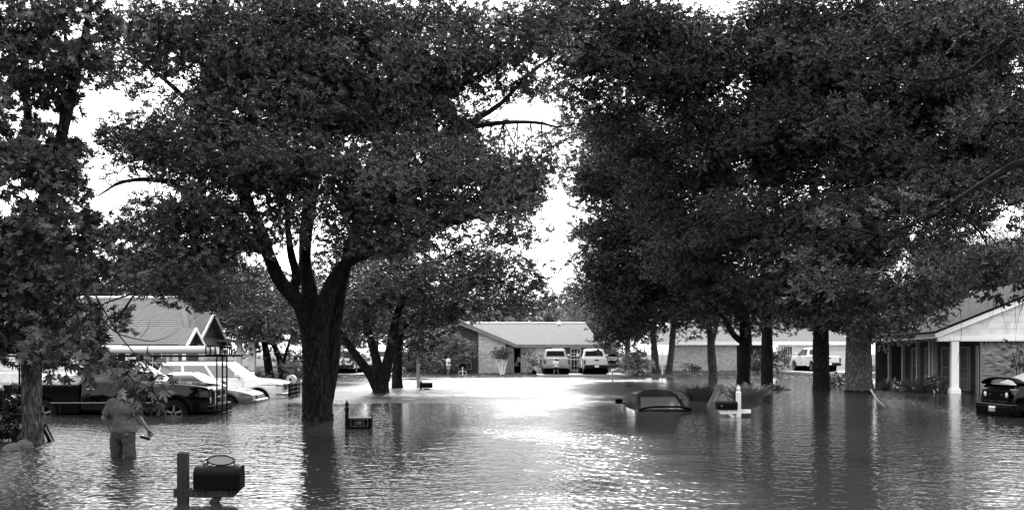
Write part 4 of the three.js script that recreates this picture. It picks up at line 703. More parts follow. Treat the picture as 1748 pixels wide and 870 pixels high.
function vehicle(name, kind, label, category, pos, turn, skin, o = {}) {
  const k = { ...KIND[kind], ...o.size }, t = thing(name, label, category, pos, turn, o.group), hw = k.W / 2;
  const [wf, wr, r] = k.wheel, ar = r * 1.2, s = new THREE.Shape(), rearX = kind === 'pickup' ? k.bed : k.xr;
  const rearTop = kind === 'sedan' ? k.trunk : k.belt;
  const taper = (g) => { const p = g.attributes.position; for (let i = 0; i < p.count; i++) { const x = p.getX(i), y = p.getY(i); p.setZ(i, p.getZ(i) * (1 - 0.13 * smooth(k.xf - 0.75, k.xf + 0.05, x) ** 2 - (kind === 'pickup' ? 0 : 0.1 * smooth(k.xr + 0.6, k.xr, x) ** 2)) * (1 - 0.07 * smooth(k.belt - 0.4, k.belt, y) - 0.03 * smooth(k.sill + 0.3, k.sill, y))); } g.computeVertexNormals(); return g; };
  s.moveTo(rearX, k.sill + 0.05);
  if (kind !== 'pickup') { s.lineTo(k.xr - 0.03, k.sill + 0.3); s.lineTo(k.xr + 0.02, rearTop - 0.08); s.lineTo(k.xr + 0.12, rearTop); if (kind === 'sedan') s.lineTo(k.base[0] + 0.1, k.belt + 0.05); } else s.lineTo(rearX, k.belt);
  s.lineTo(k.base[1], k.belt + 0.02); s.lineTo(k.hood[0] + 0.35, k.hood[1] - 0.035); s.quadraticCurveTo(k.xf - 0.2, k.hood[2] + 0.06, k.xf - 0.03, k.hood[2] - 0.06); s.lineTo(k.xf, k.sill + 0.3); s.lineTo(k.xf - 0.05, k.sill);
  s.lineTo(wf + ar, k.sill); s.absarc(wf, r, ar, Math.asin((k.sill - r) / ar), Math.PI - Math.asin((k.sill - r) / ar), false);
  if (kind !== 'pickup') { s.lineTo(wr + ar, k.sill); s.absarc(wr, r, ar, Math.asin((k.sill - r) / ar), Math.PI - Math.asin((k.sill - r) / ar), false); }
  s.lineTo(rearX, k.sill + 0.05);
  const fine = new TessellateModifier(0.22, 5), panelled = (g) => { const q = fine.modify(g); return toCreasedNormals(taper(q), 0.7); };
  const body = part('body', panelled(extrude(s, k.W, 0.07, 3)), skin, t);
  if (kind === 'pickup') {
    const side = new THREE.Shape(); side.moveTo(k.xr, k.sill + 0.08); side.lineTo(k.xr, k.belt); side.lineTo(k.bed - 0.02, k.belt); side.lineTo(k.bed - 0.02, k.sill); side.lineTo(wr + ar, k.sill); side.absarc(wr, r, ar, Math.asin((k.sill - r) / ar), Math.PI - Math.asin((k.sill - r) / ar), false); side.lineTo(k.xr, k.sill + 0.08);
    const bed = part('bed', [extrude(side, 0.12, 0.035).translate(0, 0, hw - 0.1), extrude(side, 0.12, 0.035).translate(0, 0, -hw + 0.1), box(k.bed - k.xr - 0.1, 0.06, k.W - 0.3, (k.bed + k.xr) / 2, 0.72, 0), box(0.06, 0.6, k.W - 0.3, k.bed - 0.06, 0.95, 0)], skin, t);
    const gate = part('tailgate', [box(0.08, 0.56, k.W - 0.34, k.xr + 0.03, k.belt - 0.29, 0, 0.025), box(0.03, 0.4, k.W - 0.6, k.xr - 0.015, k.belt - 0.3, 0, 0.012)], skin, t); part('tailgate_handle', box(0.03, 0.1, 0.26, k.xr - 0.04, k.belt - 0.17, 0, 0.01), M.darkPlastic, gate);
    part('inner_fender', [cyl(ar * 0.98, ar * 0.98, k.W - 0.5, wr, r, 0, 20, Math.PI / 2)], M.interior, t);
  }
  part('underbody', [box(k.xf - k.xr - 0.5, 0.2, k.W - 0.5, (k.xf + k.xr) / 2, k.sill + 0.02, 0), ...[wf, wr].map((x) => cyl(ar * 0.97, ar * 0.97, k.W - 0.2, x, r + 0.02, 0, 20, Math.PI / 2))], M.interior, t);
  // cabin
  const y0 = k.belt - 0.02, y1 = k.roof, hb = hw * 0.925, ht = hw * 0.76, lo = [k.base[0], k.base[1]], hi = [k.top[0], k.top[1]];
  part('cabin', ringGeometry([roundedRing(lo[0], lo[1], hb, y0, 0.07), roundedRing(hi[0] - 0.02, hi[1] + 0.03, ht, y1 - 0.07, 0.08), roundedRing(hi[0] + 0.03, hi[1] - 0.04, ht - 0.05, y1 - 0.015, 0.09), roundedRing(hi[0] + 0.22, hi[1] - 0.25, ht - 0.28, y1 + (kind === 'sedan' ? 0.08 : 0.02), 0.1)]), skin, t);
  const yt = y1 - 0.07, Pb = (x, z) => V(x, y0, z), Pt = (x, z) => V(x, yt, z), tx0 = hi[0] - 0.02, tx1 = hi[1] + 0.03, glass = o.glass || M.glass;
  const pane = (nm, c, u0, u1, v0, v1) => { const f = paneQuad(c, u0, u1, v0, v1), q = f.q.map((p) => p.addScaledVector(f.n, 0.012)); return part(nm, slab(q, 0.01), glass, t); };
  for (const z of [1, -1]) { const c = z > 0 ? [Pb(lo[0], hb), Pb(lo[1], hb), Pt(tx1, ht), Pt(tx0, ht)] : [Pb(lo[1], -hb), Pb(lo[0], -hb), Pt(tx0, -ht), Pt(tx1, -ht)]; for (const [a, b] of k.panes) z > 0 ? pane('side_window', c, a, b, 0.13, 0.9) : pane('side_window', c, 1 - b, 1 - a, 0.13, 0.9); }
  pane('windshield', [Pb(lo[1], hb), Pb(lo[1], -hb), Pt(tx1, -ht), Pt(tx1, ht)], 0.07, 0.93, 0.12, 0.93);
  pane('rear_window', [Pb(lo[0], -hb), Pb(lo[0], hb), Pt(tx0, ht), Pt(tx0, -ht)], 0.1, 0.9, kind === 'sedan' ? 0.1 : 0.22, 0.86);
  if (kind === 'pickup') part('brake_lamp', box(0.04, 0.06, 0.3, tx0 - 0.01, yt + 0.02, 0, 0.01), M.lampDark, t);
  const { tyre, rim } = wheelShapes(r);
  for (const [x, z] of [[wf, 1], [wf, -1], [wr, 1], [wr, -1]]) { const w = part('wheel', tyre, M.rubber, t); w.position.set(x, r, z * (hw - 0.16)); if (z < 0) w.rotation.y = Math.PI; part('rim', rim, M.alloy, w); }
  // lamps, bumpers, mirrors, handles
  const hy = k.hood[2] - 0.2, fz = hw * 0.87;
  for (const z of [-1, 1]) {
    part('headlight', [box(0.3, o.lampH || 0.2, 0.32, k.xf - 0.16, hy - (o.lampDrop || 0), z * (fz - 0.17), 0.05, 0, z * 0.18)], M.lens, t);
    part('tail_light', kind === 'pickup' ? box(0.1, 0.34, 0.16, k.xr + 0.02, k.belt - 0.32, z * (hw - 0.1), 0.03) : box(0.12, kind === 'suv' ? 0.5 : 0.2, 0.26, k.xr + 0.06, rearTop - (kind === 'suv' ? 0.2 : 0.2), z * (hw * 0.9 - 0.16), 0.03), M.lampDark, t);
    const m = part('mirror', [box(0.16, 0.17, 0.24, lo[1] - 0.35, k.belt + 0.16, z * (hw + 0.12), 0.04)], o.mirror || skin, t); part('mirror_arm', box(0.06, 0.05, 0.16, lo[1] - 0.33, k.belt + 0.09, z * (hw - 0.02)), M.darkPlastic, m);
    for (const [i, [a]] of k.panes.entries()) if (i < 2 || kind !== 'suv') part('door_handle', box(0.2, 0.035, 0.04, mixn(lo[0], lo[1], a) + 0.12, k.belt - 0.14, z * (hw * 0.945 + 0.015), 0.01), o.trimMat || M.darkPlastic, t);
    part('door_seam', k.panes.flatMap(([a, b]) => [box(0.012, k.belt - k.sill - 0.2, 0.006, mixn(lo[0], lo[1], b) + 0.03, (k.belt + k.sill) / 2 + 0.02, z * (hw - 0.004))]), M.darkPlastic, t);
    if (o.moulding) part('side_moulding', box(3.1, 0.035, 0.02, -0.1, 0.72, z * (hw + 0.004)), M.chrome, t);
  }
  part('front_bumper', [box(0.22, 0.26, k.W * 0.9, k.xf + 0.02, k.sill + 0.12, 0, 0.06)], o.bumper || skin, t);
  part('rear_bumper', [box(0.2, 0.24, k.W * 0.94, k.xr - 0.05, k.sill + 0.17, 0, 0.05)], o.rearBumper || o.bumper || skin, t);
  part('licence_plate', box(0.02, 0.15, 0.31, k.xr - 0.16, k.sill + (o.plateY || 0.2), 0), M.trim, t);
  const gh = o.grilleH || 0.24, g = part('grille', [box(0.06, gh, k.W * 0.5, k.xf - 0.005, hy - (o.lampDrop || 0) * 0.5, 0, 0.02)], M.darkPlastic, t);
  if (o.crossGrille) part('grille_frame', [box(0.09, 0.06, k.W * 0.54, k.xf + 0.01, hy - o.lampDrop / 2 + gh / 2, 0, 0.02), box(0.09, 0.06, k.W * 0.54, k.xf + 0.01, hy - o.lampDrop / 2 - gh / 2, 0, 0.02), ...[-1, 1].map((z) => box(0.09, gh, 0.07, k.xf + 0.01, hy - o.lampDrop / 2, z * k.W * 0.255, 0.02)), box(0.08, 0.05, k.W * 0.5, k.xf + 0.015, hy - o.lampDrop / 2, 0), box(0.08, gh, 0.05, k.xf + 0.015, hy - o.lampDrop / 2, 0)], M.chrome, g);
  else part('grille_bar', [-1, 0, 1].map((i) => box(0.03, 0.03, k.W * 0.48, k.xf + 0.02, hy + i * 0.07 - (o.lampDrop || 0) * 0.5, 0)), M.chrome, g);
  if (kind === 'suv' && o.rails !== false) part('roof_rail', [-1, 1].flatMap((z) => [bar(V(-2.0, y1 + 0.05, z * 0.62), V(0.2, y1 + 0.05, z * 0.62), 0.02)]), M.darkPlastic, t);
  if (o.skirt) part('rear_skirt', [box(0.34, 0.42, k.W * 0.93, k.xr + 0.0, 0.26, 0, 0.12), box(0.12, 0.3, k.W * 0.7, k.xr + 0.0, 0.7, 0, 0.05)], M.wetBlack, t); if (o.skirt) part('lamp_cluster', [-1, 1].flatMap((z) => [new THREE.SphereGeometry(0.1, 14, 10).scale(0.6, 1, 1).translate(k.xr - 0.02, 0.72, z * 0.5), new THREE.SphereGeometry(0.07, 12, 8).scale(0.6, 1, 1).translate(k.xr - 0.02, 0.72, z * 0.28)]), M.lens, t);
  if (o.spoiler) { // an arched blade that comes down to the boot lid at both ends
    const zs = k.W * 0.45, q = []; for (let i = 0; i <= 16; i++) { const f = i / 8 - 1; q.push(V(0, o.spoiler * (1 - Math.pow(Math.abs(f), 4)), f * zs)); }
    part('spoiler', sweep(q, [0.05, 0.04, 0.035, 0.035, 0.04, 0.05], 10, 40).scale(3, 1, 1).translate(k.xr + 0.16, rearTop + 0.03, 0), o.spoilerMat || skin, t);
  }
  return t;
}
// black pickup with its rack at the left
{
  const t = vehicle('pickup_truck', 'pickup', 'glossy black pickup with long overhead rack parked nose to the street at the far left', 'pickup truck', V(-11.6, -0.37, -26.4), 0.02, M.blackPaint, { size: { xr: -3.05, wheel: [1.83, -1.9, 0.4], hood: [1.25, 1.3, 1.16], sill: 0.4 }, crossGrille: true, grilleH: 0.42, lampDrop: 0.2, lampH: 0.22, moulding: true, trimMat: M.chrome });
  const H = 2.06, xs = [-3.6, 3.25];
  const rack = part('rack', [...[-0.86, 0.86].map((z) => bar(V(xs[0], H, z), V(xs[1] + 0.05, H, z), 0.028, 8)), ...[-2.6, -0.72, 3.2].map((x) => bar(V(x, H + 0.03, -0.9), V(x, H + 0.03, 0.9), 0.024, 8)), ...[-2.6, -0.72].flatMap((x) => [-0.86, 0.86].map((z) => bar(V(x, 1.2, z), V(x, H, z), 0.028, 8)))], M.black, t);
  const cage = part('rack_ladder', [...[0.0, 0.42].flatMap((dz) => [bar(V(3.22, 0.35, 0.9 - dz), V(3.22, H + 0.02, 0.9 - dz), 0.024, 8)]), ...[0.42, 0.8, 1.15, 1.45, 1.75].map((y) => bar(V(3.22, y, 0.9), V(3.22, y, 0.48), 0.016, 6)), bar(V(3.06, 0.45, 0.9), V(3.06, H, 0.9), 0.022, 8), bar(V(2.7, 0.48, 0.9), V(3.24, 0.48, 0.9), 0.03, 6)], M.black, t);
  part('rack_basket', [H + 0.03, H + 0.27].flatMap((y) => [bar(V(2.75, y, 0.92), V(3.3, y, 0.92), 0.02), bar(V(2.75, y, 0.3), V(3.3, y, 0.3), 0.02), bar(V(2.75, y, 0.92), V(2.75, y, 0.3), 0.02), bar(V(3.3, y, 0.92), V(3.3, y, 0.3), 0.02)]).concat([2.75, 2.88, 3.02, 3.16, 3.3].map((x) => bar(V(x, H + 0.03, 0.92), V(x, H + 0.27, 0.92), 0.02)), [0.3, 0.5, 0.7].map((z) => bar(V(3.3, H + 0.03, z), V(3.3, H + 0.27, z), 0.02))), M.black, t);
  const tube = thing('pipe_carrier', 'long white tube lying on the rack of the black pickup', 'pipe', V(-11.6, -0.37, -26.4), 0.02);
  part('tube', [cyl(0.11, 0.11, 7.0, -0.55, H + 0.17, 0.62, 20, 0, 0, Math.PI / 2)], M.whitePaint, tube); part('end_cap', [cyl(0.12, 0.12, 0.08, 2.97, H + 0.17, 0.62, 20, 0, 0, Math.PI / 2), cyl(0.12, 0.12, 0.08, -4.03, H + 0.17, 0.62, 20, 0, 0, Math.PI / 2)], M.trim, tube);
  for (const x of [-2.4, -0.6, 1.0]) part('strap', [new THREE.TorusGeometry(0.118, 0.012, 6, 20).rotateY(Math.PI / 2).translate(x, H + 0.17, 0.62)], M.black, tube);
  const boards = thing('board_stack', 'flat pale boards stacked behind the white tube on the pickup rack', 'boards', V(-11.6, -0.37, -26.4), 0.02);
  for (let k = 0; k < 4; k++) part('board', box(5.6, 0.035, 0.22, -0.7 + k * 0.15, H + 0.075 + (k % 2) * 0.037, -0.2 - Math.floor(k / 2) * 0.26, 0.006), k % 2 ? M.siding : M.greyWood, boards);
  const r = random(402), lump = (cx, cy, cz, a, b, c, seed) => nets((x, y, z) => (Math.hypot((x - cx) / a, (y - cy) / b, (z - cz) / c) - 1) * b + 0.06 * perlin.noise(x * 4 + seed, y * 5, z * 4), V(cx - a - 0.15, cy - b - 0.15, cz - c - 0.15), V(cx + a + 0.15, cy + b + 0.15, cz + c + 0.15), 0.05);
  for (const [x, z, a, b, lab] of [[-2.2, 0.35, 0.4, 0.26, 'white sack at the tail of the black pickup bed'], [-1.35, 0.45, 0.42, 0.32, 'larger white sack against the cab in the black pickup bed']]) { const s = tag(part(numbered('sack'), lump(0, 0, 0, a, b, 0.34, x * 7), M.whiteCloth, scene), lab, 'sack'); s.position.set(-11.6 + x, -0.37 + 0.75 + b + 0.25, -26.4 + z); }
  const fr = thing('metal_frame', 'pale pipe frame lying tilted over the bed of the black pickup', 'frame', V(-13.6, 0.95, -25.9)); part('frame_tube', [bar(V(-0.35, 0, 0.2), V(1.0, 0.18, 0.2), 0.025), bar(V(-0.35, 0.28, 0.1), V(1.0, 0.42, 0.1), 0.022), bar(V(-0.35, 0, 0.2), V(-0.35, 0.28, 0.1), 0.022), bar(V(1.0, 0.18, 0.2), V(1.0, 0.42, 0.1), 0.022), bar(V(0.2, 0.07, 0.2), V(0.2, 0.34, 0.1), 0.02)], M.siding, fr);
}
vehicle('sedan', 'sedan', 'grey sedan half under water between the black pickup and the white suv', 'car', V(-11.5, -0.42, -32.2), 0.02, M.silverPaint, {});
{
  const t = vehicle('suv', 'suv', 'big white suv with black brush guard, water up to its bumper, at the left', 'suv', V(-11.75, -0.47, -36.1), 0.02, M.whitePaint, { glass: new THREE.MeshPhysicalMaterial({ color: grey(0.2), roughness: 0.05, side: THREE.DoubleSide }), bumper: M.whitePaint });  // grey pane colour stands in for reflected sky and light through the cabin
  part('brush_guard', [box(0.06, 0.62, 0.08, 2.86, 0.78, 0.45, 0.02), box(0.06, 0.62, 0.08, 2.86, 0.78, -0.45, 0.02), ...[0.52, 0.68, 0.84, 1.0].map((y) => bar(V(2.87, y, -0.9), V(2.87, y, 0.9), 0.03, 8)), ...[-0.9, 0.9].map((z) => bar(V(2.85, 0.5, z), V(2.85, 1.03, z), 0.035, 8)), ...[-0.9, 0.9].flatMap((z) => [0.6, 0.95].map((y) => bar(V(2.86, y, z), V(2.35, y, z * 1.08), 0.025, 6))), box(0.05, 0.55, 1.0, 2.8, 0.76, 0)], M.black, t);
}
vehicle('suv', 'suv', 'white suv seen from behind through the gap right of the great oak trunk', 'suv', V(-13.15, 0.16, -71), Math.PI / 2, M.whitePaint, { rearBumper: M.darkPlastic, plateY: 0.42, rails: false });
vehicle('suv', 'suv', 'light suv with dark windows hidden behind the three-stemmed tree', 'suv', V(-10.6, 0.16, -72.5), Math.PI / 2, M.whitePaint, { rearBumper: M.darkPlastic, rails: false });
vehicle('pickup_truck', 'pickup', 'champagne pickup seen from behind, left one of the two before the centre house', 'pickup truck', V(3.32, 0.17, -68.4), Math.PI / 2, M.tanPaint, { rearBumper: M.sidingGrey });
vehicle('pickup_truck', 'pickup', 'white pickup seen from behind, right one of the two before the centre house', 'pickup truck', V(6.25, 0.17, -68.2), Math.PI / 2, M.whitePaint, { rearBumper: M.darkPlastic });
vehicle('pickup_truck', 'pickup', 'white pickup in the far right driveway, partly behind a black tree trunk', 'pickup truck', V(24.3, 0.3, -71.2), Math.PI / 2 + 0.06, M.whitePaint, { rearBumper: M.darkPlastic });
vehicle('sunken_car', 'sedan', 'black car sunk to its windows in the middle of the flooded street', 'car', V(4.63, -0.93, -29.2), Math.PI / 2 + 0.02, M.wetBlack, { spoiler: 0.085, mirror: M.wetBlack, glass: new THREE.MeshPhysicalMaterial({ color: grey(0.045), roughness: 0.05, specularIntensity: 1, side: THREE.DoubleSide }), size: { panes: [[0.1, 0.5], [0.53, 0.95]], base: [-1.8, 1.05], top: [-0.8, 0.25] } });
vehicle('sedan', 'sedan', 'dark car with rear spoiler at the right frame edge, in front of the brick wall', 'car', V(16.1, -0.12, -25.3), 0.06, M.blackPaint, { spoiler: 0.15, plateY: 0.12, size: { trunk: 1.0, belt: 0.98, roof: 1.46, W: 1.84, sill: 0.2, base: [-1.98, 1.05], top: [-0.9, 0.2] }, skirt: true, spoilerMat: M.wetBlack, glass: new THREE.MeshPhysicalMaterial({ color: grey(0.4), roughness: 0.08, side: THREE.DoubleSide }) });  // pale pane colour stands in for sky glare on the rear window

// ---------------------------------------------------------------- mailboxes
function mailboxShell(L, w, h) { // arched box along x
  const s = new THREE.Shape(); s.moveTo(-w / 2, 0); s.lineTo(-w / 2, h - w / 2); s.absarc(0, h - w / 2, w / 2, Math.PI, 0, true); s.lineTo(w / 2, 0); s.lineTo(-w / 2, 0);
  return { body: extrude(s, L, 0.008).rotateY(Math.PI / 2), door: extrude(s, 0.03, 0.006).rotateY(Math.PI / 2).scale(1, 1.02, 1.04) };
}
{
  const p = onWater(312, 857), t = thing('mailbox', 'nearest black mailbox with an oval name plate on a weathered wooden post', 'mailbox', p);
  part('post', [box(0.118, 1.3, 0.118, 0, -0.06, 0, 0.006, 0, 0.12)], M.greyWood, t);
  part('arm', [extrude([[-0.1, 0.065], [0.6, 0.065], [0.7, 0.165], [-0.1, 0.165]], 0.1, 0.006)], M.woodAlong, t);
  part('brace', [extrude([[0.22, -0.12], [0.34, -0.12], [0.46, 0.06], [0.36, 0.06]], 0.08, 0.005)], M.greyWood, t);
  const s = mailboxShell(0.53, 0.2, 0.265), b = part('box', s.body.translate(0.415, 0.17, 0), M.black, t);
  part('door', [s.door.translate(0.692, 0.167, 0)], M.black, b); part('base_plate', [box(0.14, 0.012, 0.16, 0.21, 0.172, 0)], M.trim, t);
  part('latch', [box(0.03, 0.03, 0.02, 0.715, 0.425, 0)], M.black, b);
  const oval = new THREE.Shape(); oval.absellipse(0, 0, 0.15, 0.05, 0, 2 * Math.PI);
  part('name_plate', extrude(oval, 0.008).translate(0.45, 0.5, 0), M.plateGrey, t);
  const ring = []; for (let k = 0; k <= 40; k++) { const a = k / 40 * 2 * Math.PI; ring.push(V(0.45 + 0.157 * Math.cos(a), 0.5 + 0.056 * Math.sin(a), 0)); }
  const scroll = (s2) => { const q = []; for (let k = 0; k <= 14; k++) { const a = k / 14 * 4.6, rad = 0.012 + 0.008 * k / 14; q.push(V(0.45 + s2 * (0.17 + rad * Math.cos(a)), 0.495 + rad * Math.sin(a), 0)); } q.push(V(0.45 + s2 * 0.15, 0.46, 0), V(0.45 + s2 * 0.175, 0.447, 0), V(0.45 + s2 * 0.215, 0.447, 0)); return sweep(q, [0.006, 0.007], 6, 50); };
  part('plate_frame', [sweep(ring, [0.009, 0.009], 6, 60), scroll(1), scroll(-1)], M.black, t);
}
{
  const p = onWater(591, 731), t = thing('mailbox', 'black ornate mailbox with a finial post beside the great oak trunk', 'mailbox', p);
  part('post', [box(0.075, 1.1, 0.075, 0.01, -0.2, 0, 0.006), lathe([[0.045, 0.34], [0.05, 0.36], [0.035, 0.39], [0.055, 0.42], [0.06, 0.47], [0.03, 0.51], [0.03, 0.53], [0.05, 0.55], [0.04, 0.6], [0.016, 0.62], [0.022, 0.64], [0.001, 0.67]], 12).translate(0.01, 0, 0)], M.black, t);
  const s = mailboxShell(0.52, 0.2, 0.27), b = part('box', [box(0.54, 0.22, 0.2, 0.32, 0.14, 0, 0.02), s.body.scale(1, 0.4, 1).translate(0.32, 0.16, 0)], M.black, t);
  part('side_panel', [box(0.4, 0.015, 0.012, 0.32, 0.22, 0.104), box(0.4, 0.015, 0.012, 0.32, 0.06, 0.104), box(0.015, 0.16, 0.012, 0.12, 0.14, 0.104), box(0.015, 0.16, 0.012, 0.52, 0.14, 0.104), box(0.12, 0.08, 0.012, 0.32, 0.14, 0.104, 0.004), box(0.015, 0.16, 0.012, 0.22, 0.14, 0.104), box(0.015, 0.16, 0.012, 0.42, 0.14, 0.104)], mat(0.05, 0.4), b);
  part('door', [box(0.02, 0.23, 0.21, 0.6, 0.14, 0, 0.008), box(0.03, 0.03, 0.05, 0.6, 0.27, 0)], M.black, b); part('arm', [box(0.58, 0.045, 0.12, 0.3, 0.0, 0)], M.black, t);
}
{
  const p = onWater(719, 664), t = thing('mailbox', 'small black mailbox beside the pale light pole in mid distance', 'mailbox', p);
  const s = mailboxShell(0.52, 0.2, 0.26); part('box', s.body.translate(0.26, 0.06, 0), M.black, t); part('post', [box(0.1, 0.9, 0.1, -0.02, -0.08, 0), box(0.3, 0.08, 0.08, 0.25, 0.0, 0)], M.black, t); part('door', s.door.translate(0.53, 0.06, 0), M.black, t); part('finial', [cyl(0.06, 0.03, 0.16, -0.02, 0.42, 0, 8)], M.siding, t);
}
{
  const p = onWater(1074, 659), t = thing('mailbox', 'far small grey mailbox alone in the bright water near the stop sign', 'mailbox', p);
  const s = mailboxShell(0.46, 0.19, 0.2); part('box', s.body.translate(0, 0.05, 0), M.sidingDark, t); part('post', [box(0.09, 0.7, 0.09, 0.02, -0.3, 0), box(0.4, 0.05, 0.1, 0, 0.02, 0)], M.sidingDark, t);
}
{
  const p = onWater(1261, 711), t = thing('mailbox', 'black mailbox on a white post with pointed finial, between the spiky plants', 'mailbox', p);
  part('post', [box(0.12, 1.3, 0.12, 0, 0.02, 0, 0.008), cyl(0.085, 0.07, 0.04, 0, 0.69, 0, 4, 0, Math.PI / 4), lathe([[0.03, 0.7], [0.035, 0.72], [0.055, 0.76], [0.05, 0.81], [0.02, 0.86], [0.001, 0.875]], 12)], M.whiteWood, t);
  part('arm', [extrude([[-0.58, 0.17], [-0.5, 0.07], [0.34, 0.1], [0.34, 0.2], [-0.55, 0.19]], 0.1, 0.005)], M.whiteWood, t);
  part('brace', [extrude([[-0.3, 0.08], [-0.2, 0.08], [-0.08, -0.02], [-0.16, -0.04]], 0.08)], M.whiteWood, t);
  const s = mailboxShell(0.56, 0.2, 0.24); part('box', s.body.translate(-0.32, 0.2, 0), M.black, t); const d = part('door', s.door.translate(-0.615, 0.2, 0), M.black, t); part('latch', new THREE.SphereGeometry(0.025, 8, 6).translate(-0.5, 0.3, 0.11), M.alloy, d);
}
{
  const p = at(497, 657, 49), t = thing('brick_mailbox', 'pale arched masonry mailbox with a dark oval opening on the left lawn', 'mailbox', p.setY(-0.2));
  const s = new THREE.Shape(); s.moveTo(-0.26, 0); s.lineTo(-0.26, 0.5); s.absarc(0, 0.5, 0.26, Math.PI, 0, true); s.lineTo(0.26, 0); s.lineTo(-0.26, 0); const hole = new THREE.Path(); hole.absellipse(0, 0.5, 0.08, 0.13, 0, 2 * Math.PI); s.holes.push(hole);
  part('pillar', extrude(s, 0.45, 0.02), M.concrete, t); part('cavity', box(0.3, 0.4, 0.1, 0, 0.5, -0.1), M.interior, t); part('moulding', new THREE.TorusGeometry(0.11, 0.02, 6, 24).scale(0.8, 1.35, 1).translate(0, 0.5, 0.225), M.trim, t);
}
// ---------------------------------------------------------------- signs, poles and small things in the water
{
  const p = onWater(1046, 657), t = thing('stop_sign', 'dark stop sign on a thin pole with a street name plate below', 'sign', p);
  const y = 1.78 - 10 * 49 / FOCAL + 0.0, oct = (r) => { const s = new THREE.Shape(); for (let k = 0; k < 8; k++) { const a = (k + 0.5) * Math.PI / 4; k ? s.lineTo(r * Math.cos(a), r * Math.sin(a)) : s.moveTo(r * Math.cos(a), r * Math.sin(a)); } s.closePath(); return s; };
  part('pole', cyl(0.03, 0.03, 2.9, 0, 0.45, -0.04, 8), M.sidingGrey, t);
  const face = part('sign_face', extrude(oct(0.33), 0.02).translate(0, y, 0.02), mat(0.008, 0.9), t);
  const rim = oct(0.318); rim.holes.push(oct(0.3)); part('border', extrude(rim, 0.008).translate(0, y, 0.036), M.sidingGrey, face);
  const font = await new FontLoader().loadAsync('fonts/droid/droid_sans_bold.typeface.json');
  const g = new TextGeometry('STOP', { font, size: 0.2, depth: 0.006, curveSegments: 4 }); g.computeBoundingBox(); const bb = g.boundingBox; g.scale(0.5 / (bb.max.x - bb.min.x), 1, 1); g.translate(-0.25 - bb.min.x * 0.5 / (bb.max.x - bb.min.x), y - 0.1, 0.034); part('lettering', g, M.trim, face);
  part('name_plate', [box(0.62, 0.2, 0.02, 0.02, y - 0.44, 0.0)], mat(0.03, 0.5), t); part('bracket', [plank(V(-0.34, y - 0.86, 0.03), V(0.3, y - 0.5, 0.03), 0.05, 0.02), box(0.2, 0.1, 0.02, 0.02, y - 0.6, 0.02)], M.trim, t); part('cap', cyl(0.05, 0.02, 0.1, 0, 1.93, -0.04, 8), M.sidingDark, t);
}
tag(part(numbered('marker_post'), [cyl(0.055, 0.055, 2.6, 0, 0.7, 0, 10), new THREE.SphereGeometry(0.055, 10, 6).translate(0, 2.0, 0)], M.trim, scene), 'white marker post at the water edge between two pale grey trunks', 'post').position.copy(at(1131, 640, 68).setY(-0.1));
{
  const t = thing('light_pole', 'slender pale pole standing in the water behind the small black mailbox', 'pole', onWater(714, 661));
  part('pole', [cyl(0.075, 0.05, 5.4, 0, 2.2, 0, 10)], M.sidingGrey, t); part('base', [cyl(0.1, 0.085, 1.5, 0, 0.45, 0, 10)], M.concrete, t);
  part('lamp_head', [cyl(0.06, 0.16, 0.14, 0, 4.95, 0, 10), cyl(0.15, 0.1, 0.3, 0, 5.16, 0, 10), cyl(0.17, 0.02, 0.12, 0, 5.37, 0, 10)], M.sidingDark, t);
}
{
  const t = thing('a_frame', 'grey wooden a-shaped frame sticking out of the water behind the white post mailbox', 'wooden frame', at(1230, 682, 30).setY(-0.05));
  part('leg', [plank(V(-0.5, -0.1, 0.12), V(-0.06, 0.75, 0.05), 0.09, 0.05)], M.weathered, t); part('leg', [plank(V(0.46, -0.1, 0.12), V(0.0, 0.76, 0.08), 0.1, 0.05)], M.weathered, t);
  part('leg', [plank(V(-0.35, -0.1, -0.5), V(-0.04, 0.74, -0.05), 0.09, 0.05)], M.weathered, t); part('panel', slab([V(-0.46, -0.05, 0.08), V(-0.22, -0.05, 0.02), V(0.03, 0.64, 0.0), V(-0.06, 0.68, 0.04)], 0.03), M.sidingGrey, t); part('cross_board', [plank(V(-0.34, 0.16, 0.1), V(0.36, 0.14, 0.1), 0.05, 0.03)], M.weathered, t);
}
{
  const t = thing('broken_branch', 'broken pale limb slanting into the water right of the thickest tree', 'branch', at(1505, 690, 29).setY(0));
  const L = (px, py, d, r) => [at(px, py, d).sub(t.position), r];
  const mk = (a) => sweep(a.map((k) => k[0]), a.map((k) => k[1]), 7, 16, 0.004, 5);
  part('limb', mk([L(1488, 664, 30, 0.03), L(1500, 680, 29.2, 0.03), L(1514, 694, 28.8, 0.028), L(1532, 700, 28, 0.018), L(1560, 699, 28, 0.008)]), M.barkMid, t);
  part('split', mk([L(1487, 665, 29.9, 0.02), L(1498, 681, 29.1, 0.017), L(1512, 695, 28.7, 0.008)]), M.trimGrey, t);
}
